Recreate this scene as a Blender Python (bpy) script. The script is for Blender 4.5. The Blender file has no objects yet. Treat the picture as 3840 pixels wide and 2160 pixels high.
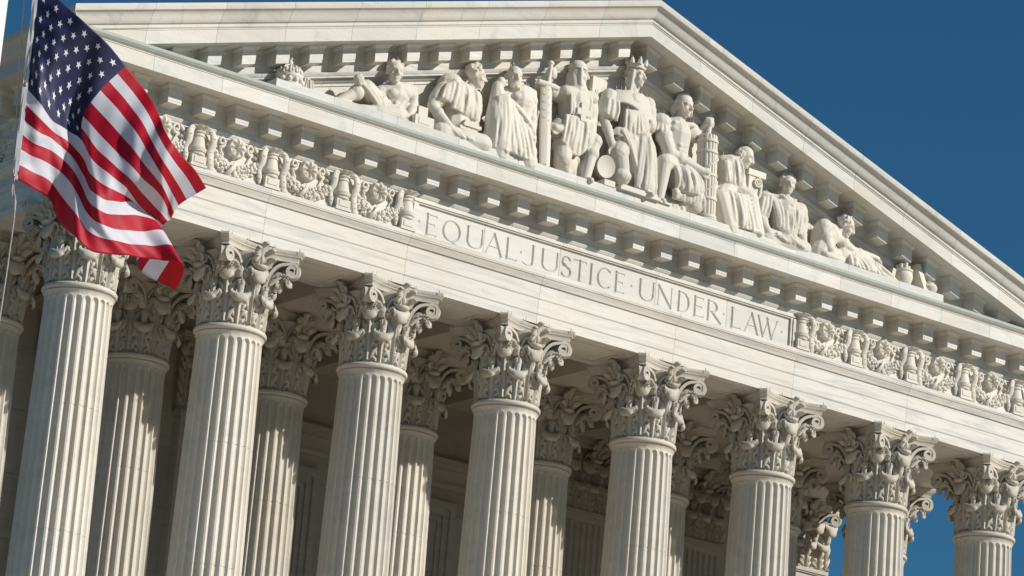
import bpy, math, random
import numpy as np
from mathutils import Vector, Matrix

# ------------------------------------------------------------------ camera, light, exposure
scn = bpy.context.scene
COL = scn.collection
Z0 = 21.5                      # height of the column necks above the plaza
R = math.radians

cam_d = bpy.data.cameras.new('camera')
cam = bpy.data.objects.new('camera', cam_d)
COL.objects.link(cam)
cam_d.sensor_width = 36.0
cam_d.lens = 12836.3 / 3840 * 36
cam_d.clip_start = 1.0
cam_d.clip_end = 9000
_r = Vector((0.78637807, -0.61246162, 0.08062434))
_u = Vector((-0.23415587, -0.17475184, 0.95636438))
_f = Vector((0.57164723, 0.77094264, 0.2808325))
m = Matrix((_r, _u, -_f)).transposed().to_4x4()
m.translation = Vector((-48.7782, -62.7847, -19.8974 + Z0))
cam.matrix_world = m
scn.camera = cam

SUN_EL, SUN_AZ = R(29.0), R(34)          # azimuth: to the right of the facade's normal
S = Vector((math.sin(SUN_AZ) * math.cos(SUN_EL), -math.cos(SUN_AZ) * math.cos(SUN_EL), math.sin(SUN_EL)))
w = bpy.data.worlds.new('World')
scn.world = w
w.use_nodes = True
nt = w.node_tree
sky = nt.nodes.new('ShaderNodeTexSky')
sky.sky_type = 'NISHITA'
sky.sun_disc = False
sky.sun_elevation = SUN_EL
sky.sun_rotation = math.atan2(S.x, S.y)
sky.altitude = 100
sky.air_density = 1.0
sky.dust_density = 0.0
sky.ozone_density = 6.0
nt.nodes['Background'].inputs['Strength'].default_value = 0.058
tint = nt.nodes.new('ShaderNodeMix')          # the deep blue of a very clear autumn sky, the same all round
tint.data_type = 'RGBA'
tint.blend_type = 'MULTIPLY'
tint.inputs['Factor'].default_value = 1.0
tint.inputs['B'].default_value = (0.42, 0.88, 0.97, 1)
nt.links.new(sky.outputs['Color'], tint.inputs['A'])
nt.links.new(tint.outputs['Result'], nt.nodes['Background'].inputs['Color'])

sun_d = bpy.data.lights.new('sun', 'SUN')
sun_d.energy = 4.4
sun_d.angle = R(0.53)
sun_d.color = (1.0, 0.94, 0.845)
sun = bpy.data.objects.new('sun', sun_d)
COL.objects.link(sun)
sun.rotation_euler = S.to_track_quat('Z', 'Y').to_euler()
sun.location = S * 200

vs = scn.view_settings
vs.view_transform = 'Standard'
vs.look = 'None'
vs.exposure = 0.04
vs.gamma = 1
vs.use_curve_mapping = False


# ------------------------------------------------------------------ materials
def new_mat(name):
    mt = bpy.data.materials.new(name)
    mt.use_nodes = True
    return mt, mt.node_tree, mt.node_tree.nodes['Principled BSDF']


def stone(name, base, vein, warm, vein_amt=0.5, scale=(0.55, 0.55, 3.2), rot=(0, 0.12, 0.1), rough=0.62,
          stain=None, stain_lo=0.58, bump=0.25, jitter=0.11):
    """marble: stretched veins, broad warm / cool clouds, optional stains, fine relief, a little tint per piece"""
    base, warm = tuple(c * 1.0 for c in base), tuple(c * 1.0 for c in warm)
    mt, t, b = new_mat(name)
    N, L = t.nodes.new, t.links.new
    geo = N('ShaderNodeNewGeometry')
    info = N('ShaderNodeObjectInfo')
    off = N('ShaderNodeVectorMath'); off.operation = 'SCALE'
    comb = N('ShaderNodeCombineXYZ')
    for k in range(3):
        L(info.outputs['Random'], comb.inputs[k])
    L(comb.outputs[0], off.inputs[0]); off.inputs['Scale'].default_value = 37.0
    add = N('ShaderNodeVectorMath'); add.operation = 'ADD'
    L(geo.outputs['Position'], add.inputs[0]); L(off.outputs[0], add.inputs[1])
    mp = N('ShaderNodeMapping'); mp.inputs['Scale'].default_value = scale; mp.inputs['Rotation'].default_value = rot
    L(add.outputs[0], mp.inputs['Vector'])
    n1 = N('ShaderNodeTexNoise'); n1.inputs['Scale'].default_value = 1.3; n1.inputs['Detail'].default_value = 7
    n1.inputs['Roughness'].default_value = 0.62; n1.inputs['Distortion'].default_value = 1.1
    L(mp.outputs[0], n1.inputs['Vector'])
    r1 = N('ShaderNodeValToRGB')
    r1.color_ramp.elements[0].position = 0.46; r1.color_ramp.elements[0].color = (0, 0, 0, 1)
    r1.color_ramp.elements[1].position = 0.70; r1.color_ramp.elements[1].color = (1, 1, 1, 1)
    L(n1.outputs['Fac'], r1.inputs['Fac'])
    va = N('ShaderNodeMath'); va.operation = 'MULTIPLY'; va.inputs[1].default_value = vein_amt
    L(r1.outputs['Color'], va.inputs[0])
    mx1 = N('ShaderNodeMix'); mx1.data_type = 'RGBA'
    mx1.inputs['A'].default_value = (*base, 1); mx1.inputs['B'].default_value = (*vein, 1)
    L(va.outputs[0], mx1.inputs['Factor'])
    n2 = N('ShaderNodeTexNoise'); n2.inputs['Scale'].default_value = 0.55; n2.inputs['Detail'].default_value = 4
    L(add.outputs[0], n2.inputs['Vector'])
    r2 = N('ShaderNodeValToRGB'); r2.color_ramp.elements[0].position = 0.42; r2.color_ramp.elements[1].position = 0.72
    L(n2.outputs['Fac'], r2.inputs['Fac'])
    wa = N('ShaderNodeMath'); wa.operation = 'MULTIPLY'; wa.inputs[1].default_value = 0.55
    L(r2.outputs['Color'], wa.inputs[0])
    mx2 = N('ShaderNodeMix'); mx2.data_type = 'RGBA'; mx2.inputs['B'].default_value = (*warm, 1)
    L(wa.outputs[0], mx2.inputs['Factor']); L(mx1.outputs['Result'], mx2.inputs['A'])
    last = mx2.outputs['Result']
    if stain:
        mps = N('ShaderNodeMapping'); mps.inputs['Scale'].default_value = (1.5, 1.5, 0.6)
        L(geo.outputs['Position'], mps.inputs['Vector'])
        n3 = N('ShaderNodeTexNoise'); n3.inputs['Scale'].default_value = 1.1; n3.inputs['Detail'].default_value = 6
        n3.inputs['Roughness'].default_value = 0.7; n3.inputs['Distortion'].default_value = 0.8
        L(mps.outputs[0], n3.inputs['Vector'])
        r3 = N('ShaderNodeValToRGB'); r3.color_ramp.elements[0].position = stain_lo
        r3.color_ramp.elements[1].position = stain_lo + 0.13
        r3.color_ramp.elements[1].color = (0.75, 0.75, 0.75, 1)
        L(n3.outputs['Fac'], r3.inputs['Fac'])
        mx3 = N('ShaderNodeMix'); mx3.data_type = 'RGBA'; mx3.inputs['B'].default_value = (*stain, 1)
        L(r3.outputs['Color'], mx3.inputs['Factor']); L(last, mx3.inputs['A'])
        last = mx3.outputs['Result']
    hsv = N('ShaderNodeHueSaturation')
    mr = N('ShaderNodeMapRange'); mr.inputs['To Min'].default_value = 1 - jitter; mr.inputs['To Max'].default_value = 1 + jitter * 0.5
    L(info.outputs['Random'], mr.inputs['Value']); L(mr.outputs[0], hsv.inputs['Value'])
    L(last, hsv.inputs['Color'])
    L(hsv.outputs['Color'], b.inputs['Base Color'])
    b.inputs['Roughness'].default_value = rough
    b.inputs['Specular IOR Level'].default_value = 0.35
    n4 = N('ShaderNodeTexNoise'); n4.inputs['Scale'].default_value = 14; n4.inputs['Detail'].default_value = 6
    L(geo.outputs['Position'], n4.inputs['Vector'])
    bp = N('ShaderNodeBump'); bp.inputs['Strength'].default_value = bump; bp.inputs['Distance'].default_value = 0.02
    L(n4.outputs['Fac'], bp.inputs['Height']); L(bp.outputs[0], b.inputs['Normal'])
    return mt


WHITE = (0.66, 0.645, 0.60)
M = {}
M['marble'] = stone('white_marble', WHITE, (0.40, 0.42, 0.43), (0.62, 0.55, 0.44), 0.6)
M['arch'] = stone('veined_marble', (0.67, 0.65, 0.60), (0.43, 0.435, 0.435), (0.63, 0.57, 0.47), 0.95, scale=(0.4, 0.5, 4.2))
M['panel'] = stone('inscription_marble', (0.66, 0.645, 0.60), (0.46, 0.47, 0.48), (0.64, 0.60, 0.52), 0.5, scale=(0.5, 0.5, 2.6), rot=(0, 0.5, 0.1))
M['cornice'] = stone('weathered_marble', (0.66, 0.65, 0.61), (0.42, 0.44, 0.44), (0.65, 0.59, 0.48), 0.5,
                     stain=(0.43, 0.49, 0.45), stain_lo=0.565)
M['sima'] = stone('gutter_marble', (0.64, 0.63, 0.585), (0.43, 0.44, 0.43), (0.61, 0.55, 0.45), 0.45,
                  stain=(0.45, 0.45, 0.42), stain_lo=0.56)
M['frieze'] = stone('cream_marble', (0.67, 0.64, 0.575), (0.52, 0.52, 0.49), (0.66, 0.60, 0.49), 0.3)
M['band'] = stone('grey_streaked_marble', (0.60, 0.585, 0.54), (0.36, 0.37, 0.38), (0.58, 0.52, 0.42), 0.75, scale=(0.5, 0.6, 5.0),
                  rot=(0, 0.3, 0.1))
M['shaft'] = stone('column_marble', (0.655, 0.62, 0.55), (0.46, 0.445, 0.415), (0.60, 0.53, 0.42), 0.5, scale=(0.9, 0.9, 1.4), rot=(0.2, 0.3, 0.1))
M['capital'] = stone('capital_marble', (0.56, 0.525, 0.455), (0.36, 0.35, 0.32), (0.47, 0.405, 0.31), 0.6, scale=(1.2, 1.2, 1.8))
M['statue'] = stone('statue_marble', (0.68, 0.645, 0.57), (0.52, 0.52, 0.48), (0.66, 0.59, 0.48), 0.22, scale=(0.8, 0.8, 1.2),
                    stain=(0.52, 0.57, 0.53), stain_lo=0.66, bump=0.15)
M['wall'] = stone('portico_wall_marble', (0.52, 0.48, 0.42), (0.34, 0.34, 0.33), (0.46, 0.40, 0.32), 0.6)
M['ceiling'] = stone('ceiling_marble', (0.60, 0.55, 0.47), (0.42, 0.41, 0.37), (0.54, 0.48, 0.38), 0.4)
M['plaza'] = stone('plaza_paving', (0.60, 0.51, 0.39), (0.48, 0.42, 0.33), (0.57, 0.46, 0.32), 0.5, scale=(0.3, 0.3, 0.3), bump=0.1)


def flat(name, color, rough=0.5, metal=0.0, trans=0.0, noise=0.0):
    mt, t, b = new_mat(name)
    N, L = t.nodes.new, t.links.new
    b.inputs['Base Color'].default_value = (*color, 1)
    b.inputs['Roughness'].default_value = rough
    b.inputs['Metallic'].default_value = metal
    if noise:
        tc = N('ShaderNodeNewGeometry'); n = N('ShaderNodeTexNoise'); n.inputs['Scale'].default_value = 6
        n.inputs['Detail'].default_value = 5
        L(tc.outputs['Position'], n.inputs['Vector'])
        mr = N('ShaderNodeMapRange'); mr.inputs['To Min'].default_value = 1 - noise; mr.inputs['To Max'].default_value = 1 + noise
        L(n.outputs['Fac'], mr.inputs['Value'])
        h = N('ShaderNodeHueSaturation'); h.inputs['Color'].default_value = (*color, 1)
        L(mr.outputs[0], h.inputs['Value']); L(h.outputs[0], b.inputs['Base Color'])
    if trans:
        tr = N('ShaderNodeBsdfTranslucent'); tr.inputs['Color'].default_value = (*color, 1)
        ms = N('ShaderNodeMixShader'); ms.inputs[0].default_value = trans
        L(b.outputs[0], ms.inputs[1]); L(tr.outputs[0], ms.inputs[2])
        L(ms.outputs[0], t.nodes['Material Output'].inputs['Surface'])
    return mt


M['red'] = flat('flag_red', (0.60, 0.006, 0.034), 0.55, trans=0.42, noise=0.06)
M['white'] = flat('flag_white', (0.80, 0.80, 0.86), 0.55, trans=0.40, noise=0.03)
M['blue'] = flat('flag_blue', (0.018, 0.018, 0.080), 0.55, trans=0.12, noise=0.08)
M['star'] = flat('star_white', (0.78, 0.78, 0.80), 0.6, noise=0.03)
M['pole'] = flat('white_enamel', (0.80, 0.80, 0.78), 0.35, noise=0.03)
M['rope'] = flat('rope_fibre', (0.40, 0.39, 0.37), 0.8, noise=0.1)
M['steel'] = flat('steel_wire', (0.22, 0.21, 0.20), 0.45, metal=0.6, noise=0.1)
M['lead'] = flat('weathered_flashing', (0.40, 0.43, 0.39), 0.7, noise=0.12)


# ------------------------------------------------------------------ mesh helpers
def mesh(name, verts, faces, smooth=False):
    me = bpy.data.meshes.new(name)
    me.from_pydata([tuple(map(float, v)) for v in verts], [], [tuple(f) for f in faces])
    if smooth:
        me.polygons.foreach_set('use_smooth', [True] * len(me.polygons))
    me.update()
    return me


def grid_mesh(name, P, smooth=True, closed_u=False, closed_v=False):
    """P: array (n, m, 3) -> quad sheet"""
    n, m_, _ = P.shape
    idx = np.arange(n * m_).reshape(n, m_)
    nu = n if closed_u else n - 1
    nv = m_ if closed_v else m_ - 1
    f = [(idx[i, j], idx[(i + 1) % n, j], idx[(i + 1) % n, (j + 1) % m_], idx[i, (j + 1) % m_]) for i in range(nu) for j in range(nv)]
    return mesh(name, P.reshape(-1, 3), f, smooth)


def obj(name, me, mat, parent=None, loc=(0, 0, 0), rot=(0, 0, 0), scale=(1, 1, 1)):
    if mat is not None and not me.materials:
        me.materials.append(mat)
    o = bpy.data.objects.new(name, me)
    COL.objects.link(o)
    o.location = loc
    o.rotation_euler = rot
    o.scale = scale
    if parent:
        o.parent = parent
    return o


def tag(o, label=None, cat=None, group=None, kind=None):
    if label: o['label'] = label
    if cat: o['category'] = cat
    if group: o['group'] = group
    if kind: o['kind'] = kind
    return o


class Acc:
    """collects closed shapes into one mesh"""

    def __init__(s):
        s.v = []; s.f = []

    def add(s, v, f):
        n = len(s.v)
        s.v += [tuple(map(float, p)) for p in v]
        s.f += [tuple(i + n for i in q) for q in f]
        return s

    def box(s, a, b):
        (x0, y0, z0), (x1, y1, z1) = a, b
        v = [(x0, y0, z0), (x1, y0, z0), (x1, y1, z0), (x0, y1, z0), (x0, y0, z1), (x1, y0, z1), (x1, y1, z1), (x0, y1, z1)]
        return s.add(v, [(0, 3, 2, 1), (4, 5, 6, 7), (0, 1, 5, 4), (1, 2, 6, 5), (2, 3, 7, 6), (3, 0, 4, 7)])

    def prism(s, prof, place):
        n = len(prof)
        v = [place(o, z, 0) for o, z in prof] + [place(o, z, 1) for o, z in prof]
        f = [(i, (i + 1) % n, (i + 1) % n + n, i + n) for i in range(n)]
        return s.add(v, f + [tuple(range(n - 1, -1, -1)), tuple(range(n, 2 * n))])

    def lathe(s, prof, c=(0, 0, 0), seg=20, wob=None):
        v = []
        for r, z in prof:
            for k in range(seg):
                a = 2 * math.pi * k / seg
                q = r * (wob(a, z) if wob else 1)
                v.append((c[0] + q * math.cos(a), c[1] + q * math.sin(a), c[2] + z))
        n = len(prof)
        f = [(i * seg + k, i * seg + (k + 1) % seg, (i + 1) * seg + (k + 1) % seg, (i + 1) * seg + k) for i in range(n - 1) for k in range(seg)]
        f += [tuple(range(seg - 1, -1, -1)), tuple(range((n - 1) * seg, n * seg))]
        return s.add(v, f)

    def ell(s, c, r, rot=None, seg=12, rings=8):
        if not hasattr(r, '__len__'): r = (r, r, r)
        v = []
        for i in range(1, rings):
            t = math.pi * i / rings
            for k in range(seg):
                a = 2 * math.pi * k / seg
                v.append(Vector((r[0] * math.sin(t) * math.cos(a), r[1] * math.sin(t) * math.sin(a), -r[2] * math.cos(t))))
        v = [Vector((0, 0, -r[2]))] + v + [Vector((0, 0, r[2]))]
        if rot is not None: v = [rot @ p for p in v]
        v = [p + Vector(c) for p in v]
        f = [(0, 1 + (k + 1) % seg, 1 + k) for k in range(seg)]
        for i in range(rings - 2):
            f += [(1 + i * seg + k, 1 + i * seg + (k + 1) % seg, 1 + (i + 1) * seg + (k + 1) % seg, 1 + (i + 1) * seg + k) for k in range(seg)]
        e = len(v) - 1; q = 1 + (rings - 2) * seg
        f += [(q + k, q + (k + 1) % seg, e) for k in range(seg)]
        return s.add(v, f)

    def tube(s, pts, rad, seg=8, flat=1.0, side=None):
        """closed tube through pts; rad: number or list; flat<1 squashes along the side axis"""
        pts = [Vector(p) for p in pts]
        n = len(pts)
        if not hasattr(rad, '__len__'): rad = [rad] * n
        v = []
        up = Vector(side) if side is not None else None
        prev = None
        for i, p in enumerate(pts):
            d = (pts[min(i + 1, n - 1)] - pts[max(i - 1, 0)]).normalized()
            if up is not None:
                a = (up - d * up.dot(d))
            elif prev is not None:
                a = prev - d * prev.dot(d)
            else:
                a = d.orthogonal()
            if a.length < 1e-6: a = d.orthogonal()
            a.normalize(); prev = a
            b = d.cross(a)
            for k in range(seg):
                t = 2 * math.pi * k / seg
                v.append(p + a * (math.cos(t) * rad[i] * flat) + b * (math.sin(t) * rad[i]))
        f = [(i * seg + k, i * seg + (k + 1) % seg, (i + 1) * seg + (k + 1) % seg, (i + 1) * seg + k) for i in range(n - 1) for k in range(seg)]
        f += [tuple(range(seg - 1, -1, -1)), tuple(range((n - 1) * seg, n * seg))]
        return s.add(v, f)

    def caps(s, p, q, r1, r2, seg=12):
        p, q = Vector(p), Vector(q)
        d = (q - p)
        if d.length < 1e-5: return s.ell(p, r1)
        d.normalize()
        pts, rad = [], []
        for a in (-89, -60, -30): pts.append(p + d * (r1 * math.sin(R(a)))); rad.append(r1 * math.cos(R(a)))
        for k in range(5):
            t = k / 4; pts.append(p.lerp(q, t)); rad.append(r1 + (r2 - r1) * t)
        for a in (30, 60, 89): pts.append(q + d * (r2 * math.sin(R(a)))); rad.append(r2 * math.cos(R(a)))
        return s.tube(pts, rad, seg)

    def mesh(s, name, smooth=False):
        return mesh(name, s.v, s.f, smooth)


def crom(P, n):
    """Catmull-Rom through rows of P sampled at n points"""
    P = np.asarray(P, float)
    E = np.vstack([2 * P[0] - P[1], P, 2 * P[-1] - P[-2]])
    t = np.linspace(0, len(P) - 1, n)
    i = np.minimum(t.astype(int), len(P) - 2)
    s = (t - i)[:, None]
    a, b, c, d = E[i], E[i + 1], E[i + 2], E[i + 3]
    return 0.5 * (2 * b + (c - a) * s + (2 * a - 5 * b + 4 * c - d) * s * s + (3 * b - a - 3 * c + d) * s ** 3)


def autosmooth(me, angle=40):
    me.polygons.foreach_set('use_smooth', [True] * len(me.polygons))
    me.set_sharp_from_angle(angle=R(angle))
    return me

# ------------------------------------------------------------------ ground
g = Acc(); g.add([(-3000, -3000, 0), (3000, -3000, 0), (3000, 3000, 0), (-3000, 3000, 0)], [(0, 1, 2, 3)])
tag(obj('ground', g.mesh('ground'), flat('lawn_and_street', (0.13, 0.13, 0.10), 0.9, noise=0.2)), kind='structure')
g = Acc(); g.box((-55, -75, -0.2), (55, 14, 0.012))
tag(obj('plaza', g.mesh('plaza'), M['plaza']), kind='structure')
FLOOR = -14.8
g = Acc()
nst = 38
for k in range(nst):
    zt = (Z0 + FLOOR) * (k + 1) / nst
    g.box((-17, -17.5 + k * 0.39, 0.02), (17, -17.5 + (k + 1) * 0.39, zt))
tag(obj('steps', g.mesh('steps'), M['plaza']), kind='structure')

# ------------------------------------------------------------------ the building
SP = 3.9
HG = 1.0812 * SP / 2
COLX = [-HG - 3 * SP, -HG - 2 * SP, -HG - SP, -HG, HG, HG + SP, HG + 2 * SP, HG + 3 * SP]
A = 0.92                         # architrave face in front of the column axis
HX = COLX[7] + A                 # half width to the architrave's flank face
YB = 4.04                        # second row of columns
YW = 7.3                         # wall plane
YEND = 12.0
MOD = 0.8822
SL = 0.307

house = bpy.data.objects.new('courthouse', None)
COL.objects.link(house)
tag(house, 'white marble temple portico with eight fluted columns under a sculpted pediment', 'building')


def part(name, acc, mat, parent=house, smooth=False, ang=None, z=Z0):
    me = acc.mesh(name) if isinstance(acc, Acc) else acc
    if ang: autosmooth(me, ang)
    elif smooth: me.polygons.foreach_set('use_smooth', [True] * len(me.polygons))
    return obj(name, me, mat, parent, (0, 0, z if parent is house else 0))


def front(x0, x1, y=-A, m0=0, m1=0):
    """place profile points (o, z) along the front; m0 / m1: mitred outer corner ends"""
    def f(o, z, e):
        x = (x1 if m1 == 0 else m1 * (HX + o)) if e else (x0 if m0 == 0 else m0 * (HX + o))
        return (x, y - o, z)
    return f


def flank(s, y0, y1, mitre=False):
    def f(o, z, e):
        y = y1 if e else (-A - o if mitre else y0)
        return (s * (HX + o), y, z)
    return f


JG = 0.0035


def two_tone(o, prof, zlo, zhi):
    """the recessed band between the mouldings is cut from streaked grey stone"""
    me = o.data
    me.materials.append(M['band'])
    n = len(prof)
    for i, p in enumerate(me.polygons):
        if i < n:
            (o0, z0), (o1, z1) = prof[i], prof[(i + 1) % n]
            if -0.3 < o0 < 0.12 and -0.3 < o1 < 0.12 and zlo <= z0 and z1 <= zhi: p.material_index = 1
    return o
# stylobate under the columns
g = Acc(); g.box((-HX - 0.9, -2.6, FLOOR - 0.6), (HX + 0.9, YEND, FLOOR))
part('stylobate', g, M['plaza'])

# architrave blocks, jointed over the column axes
ARCH = [(-1.8, 1.96), (0, 1.96), (0, 2.185), (0.010, 2.19), (0.020, 2.212), (0.020, 2.55), (0.030, 2.555), (0.040, 2.577), (0.040, 2.91), (0.08, 2.915), (0.095, 2.96),
        (0.14, 3.05), (0.165, 3.07), (0.165, 3.10), (0.175, 3.10), (0.175, 3.20), (-1.8, 3.20)]
xs = [-HX] + COLX[1:7] + [HX]
for i in range(len(xs) - 1):
    g = Acc()
    g.prism(ARCH, front(xs[i] + JG, xs[i + 1] - JG, m0=-1 if i == 0 else 0, m1=1 if i == len(xs) - 2 else 0))
    part('architrave_block', g, M['arch'])
    g = Acc()                                     # sunk margin of the soffit
    a, b = xs[i] + 1.25, xs[i + 1] - 1.25
    if i == 0: a += 0.9
    if i == len(xs) - 2: b -= 0.9
    for (p, q) in (((a, -0.62, 1.935), (b, -0.54, 1.9585)), ((a, 0.5, 1.935), (b, 0.58, 1.9585)),
                   ((a, -0.535, 1.935), (a + 0.08, 0.495, 1.9585)), ((b - 0.08, -0.535, 1.935), (b, 0.495, 1.9585))):
        g.box(p, q)
    part('soffit_moulding', g, M['arch'])
for s in (-1, 1):
    ys = [None, YB, YW + 0.6, YEND]
    for i in range(3):
        g = Acc()
        g.prism(ARCH, flank(s, ys[i] + JG if i else 0, ys[i + 1] - JG, mitre=(i == 0)))
        part('architrave_block', g, M['arch'])

# beams and ceiling of the portico
for i, x in enumerate(COLX):
    for (y0, y1) in ((0.885, 3.14), (4.94, YW + 0.1)):
        g = Acc()
        if abs(x) < HX - 1.0:
            g.box((x - 0.85, y0, 1.962), (x + 0.85, y1, 3.19))
            g.box((x - 0.92, y0, 2.55), (x + 0.92, y1, 3.188))
            part('cross_beam', g, M['ceiling'])
    g = Acc()
for i in range(7):
    g = Acc(); g.box((COLX[i] + JG, 3.15, 1.964), (COLX[i + 1] - JG, 4.93, 3.2))
    part('inner_architrave_block', g, M['ceiling'])
    for (y0, y1) in ((0.885, 3.145), (4.935, YW)):
        g = Acc()
        x0, x1 = COLX[i] + 0.925, COLX[i + 1] - 0.925
        g.box((x0, y0, 3.02), (x1, y1, 3.3))
        for k in range(2):                        # stepped coffer rim
            d, z = 0.22 + 0.16 * k, 2.90 + 0.06 * k
            g.box((x0, y0, z), (x1, y0 + d, 3.02)); g.box((x0, y1 - d, z), (x1, y1, 3.02))
            g.box((x0, y0 + d, z + 0.002), (x0 + d, y1 - d, 3.019)); g.box((x1 - d, y0 + d, z + 0.002), (x1, y1 - d, 3.019))
        part('ceiling_coffer', g, M['ceiling'])

# back wall, in ashlar courses, with a moulded string course and framed doorway panel
rows = [FLOOR + k * 1.55 for k in range(12)]
for k in range(len(rows) - 1):
    z0, z1 = rows[k], min(rows[k + 1], 2.9)
    if z0 >= 2.9: break
    offs = 0 if k % 2 else 1.4
    x = -HX + 0.2 - offs
    while x < HX - 0.2:
        a, b = max(x, -HX + 0.2), min(x + 2.8, HX - 0.2)
        if b - a > 0.1 and z1 > -9.5:
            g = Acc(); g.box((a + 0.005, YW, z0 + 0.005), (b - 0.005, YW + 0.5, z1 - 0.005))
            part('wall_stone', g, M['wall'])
        x += 2.8
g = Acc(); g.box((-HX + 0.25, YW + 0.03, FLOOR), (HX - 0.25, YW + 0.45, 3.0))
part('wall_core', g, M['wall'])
g = Acc()
for (z0, z1, d) in ((-0.20, -0.05, 0.10), (-0.05, 0.30, 0.05), (0.30, 0.42, 0.16), (0.42, 0.55, 0.24)):
    g.box((-5.2, YW - d, z0 + 0.002), (5.2, YW - 0.002, z1))
part('string_course', g, M['wall'])
for xc, hw in ((-3.55, 1.15), (0, 1.9), (3.55, 1.15)):
    g = Acc()
    zt = -0.55
    for (d, a, b) in ((0.16, hw, hw - 0.18), (0.10, hw - 0.181, hw - 0.36), (0.05, hw - 0.361, hw - 0.5)):
        zz = zt - (hw - a)
        g.box((xc - a, YW - d, -12), (xc - b, YW - 0.003, zz)); g.box((xc + b, YW - d, -12), (xc + a, YW - 0.003, zz))
        g.box((xc - b, YW - d, zz - (a - b)), (xc + b, YW - 0.003, zz))
    part('door_frame' if xc == 0 else 'panel_frame', g, M['wall'])
    g = Acc(); g.box((xc - 0.6, YW - 0.07, 0.95), (xc + 0.6, YW - 0.003, 1.6))
    part('wall_tablet', g, M['wall'])
for s in (-1, 1):
    g = Acc(); g.box((s * (HX - 0.75) - 0.7, YW + 0.5, FLOOR), (s * (HX - 0.75) + 0.7, YEND, 1.955))
    part('side_wall', g, M['wall'])

# frieze backing
SLABS = []
for s in (-1, 1):
    cuts = [5.96, COLX[5] + SP / 2, COLX[6], COLX[6] + SP / 2, HX]
    for i in range(4):
        g = Acc()
        a, b = s * cuts[i], s * cuts[i + 1]
        last = i == 3
        P0, P1 = (a + s * JG / 2, b - s * JG / 2)
        if s > 0: pl = front(P0, P1, m1=1 if last else 0)
        else: pl = front(P1, P0, m0=-1 if last else 0)
        g.prism([(-0.6, 3.2), (0.02, 3.2), (0.02, 4.06), (-0.6, 4.06)], pl)
        o = part('frieze_slab', g, M['frieze'])
        SLABS.append((o, min(a, b), max(a, b)))
    g = Acc(); g.prism([(-0.6, 3.2), (0.02, 3.2), (0.02, 4.06), (-0.6, 4.06)], flank(s, 0, YEND, True))
    o = part('flank_frieze_slab', g, M['frieze'])
    if s < 0: FLANKFRIEZE = o

# cornices
BED = [(0.045, 4.062), (0.045, 4.105), (0.06, 4.11), (0.085, 4.165), (0.09, 4.19), (0.03, 4.195), (0.03, 4.66), (0.045, 4.665), (0.06, 4.70),
       (0.085, 4.735), (0.09, 4.765), (0.81, 4.765), (0.81, 4.755), (0.885, 4.755)]
HORI = [(-0.6, 4.062)] + BED + [(0.885, 5.085), (0.90, 5.09), (0.90, 5.115), (0.91, 5.115), (0.94, 5.14), (0.96, 5.18), (0.97, 5.20), (0.97, 5.26),
                               (0.5, 5.29), (-0.6, 5.34)]
SIMA = [(0.935, 0.43), (0.975, 0.445), (1.005, 0.485), (1.025, 0.54), (1.045, 0.60), (1.075, 0.66), (1.12, 0.70), (1.165, 0.715)]


def modillion(acc, c, place, sh=0.0):
    """bracket under the corona: block with a flared, stepped cap; c along the run"""
    def blk(w, o0, o1, z0, z1, w2=None, o2=None):
        w2 = w if w2 is None else w2; o2 = o1 if o2 is None else o2
        v = []
        for (ww, oo, z) in ((w, o1, z0), (w2, o2, z1)):
            for (t, o) in ((-ww, o0), (ww, o0), (ww, oo), (-ww, oo)):
                v.append(place(c + t, o, z + sh * t))
        acc.add(v, [(0, 1, 2, 3), (7, 6, 5, 4), (0, 4, 5, 1), (1, 5, 6, 2), (2, 6, 7, 3), (3, 7, 4, 0)])
    blk(0.17, 0.02, 0.435, 4.345, 4.40)
    blk(0.175, 0.02, 0.44, 4.40, 4.67)
    blk(0.19, 0.02, 0.455, 4.67, 4.70, 0.21, 0.48)
    blk(0.215, 0.02, 0.485, 4.70, 4.74, 0.235, 0.51)
    blk(0.24, 0.02, 0.515, 4.74, 4.7645)


def fplace(x, o, z): return (x, -A - o, z)


# one shared bracket mesh for the horizontal run, two sheared ones for the slopes
g = Acc(); modillion(g, 0, fplace); ME_MOD = g.mesh('modillion'); ME_MOD.materials.append(M['cornice'])
RZ = 9.585 - 4.765
MODS = [MOD * (k + 0.5) for k in range(17)]
cuts = [-HX] + [-MOD * (2 * j + 1.5) for j in range(7, -1, -1)] + [MOD * (2 * j + 1.5) for j in range(8)] + [HX]
for i in range(len(cuts) - 1):
    a, b = cuts[i], cuts[i + 1]
    if b - a < 0.05: continue
    g = Acc()
    g.prism(HORI, front(a + JG, b - JG, m0=-1 if i == 0 else 0, m1=1 if i == len(cuts) - 2 else 0))
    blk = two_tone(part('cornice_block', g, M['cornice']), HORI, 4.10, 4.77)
    g = Acc()                                     # lead flashing over the top moulding
    g.prism([(0.3, 5.305), (0.89, 5.125), (0.915, 5.121), (0.948, 5.145), (0.970, 5.183), (0.982, 5.20), (0.982, 5.268), (0.5, 5.30), (0.3, 5.33)],
            front(a, b, m0=-1 if i == 0 else 0, m1=1 if i == len(cuts) - 2 else 0))
    obj('flashing', g.mesh('flashing'), M['lead'], blk)
    for x in [s * q for q in MODS for s in (-1, 1)]:
        if a <= x - 0.01 < b: obj('modillion', ME_MOD, None, blk, (x, 0, 0))

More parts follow.
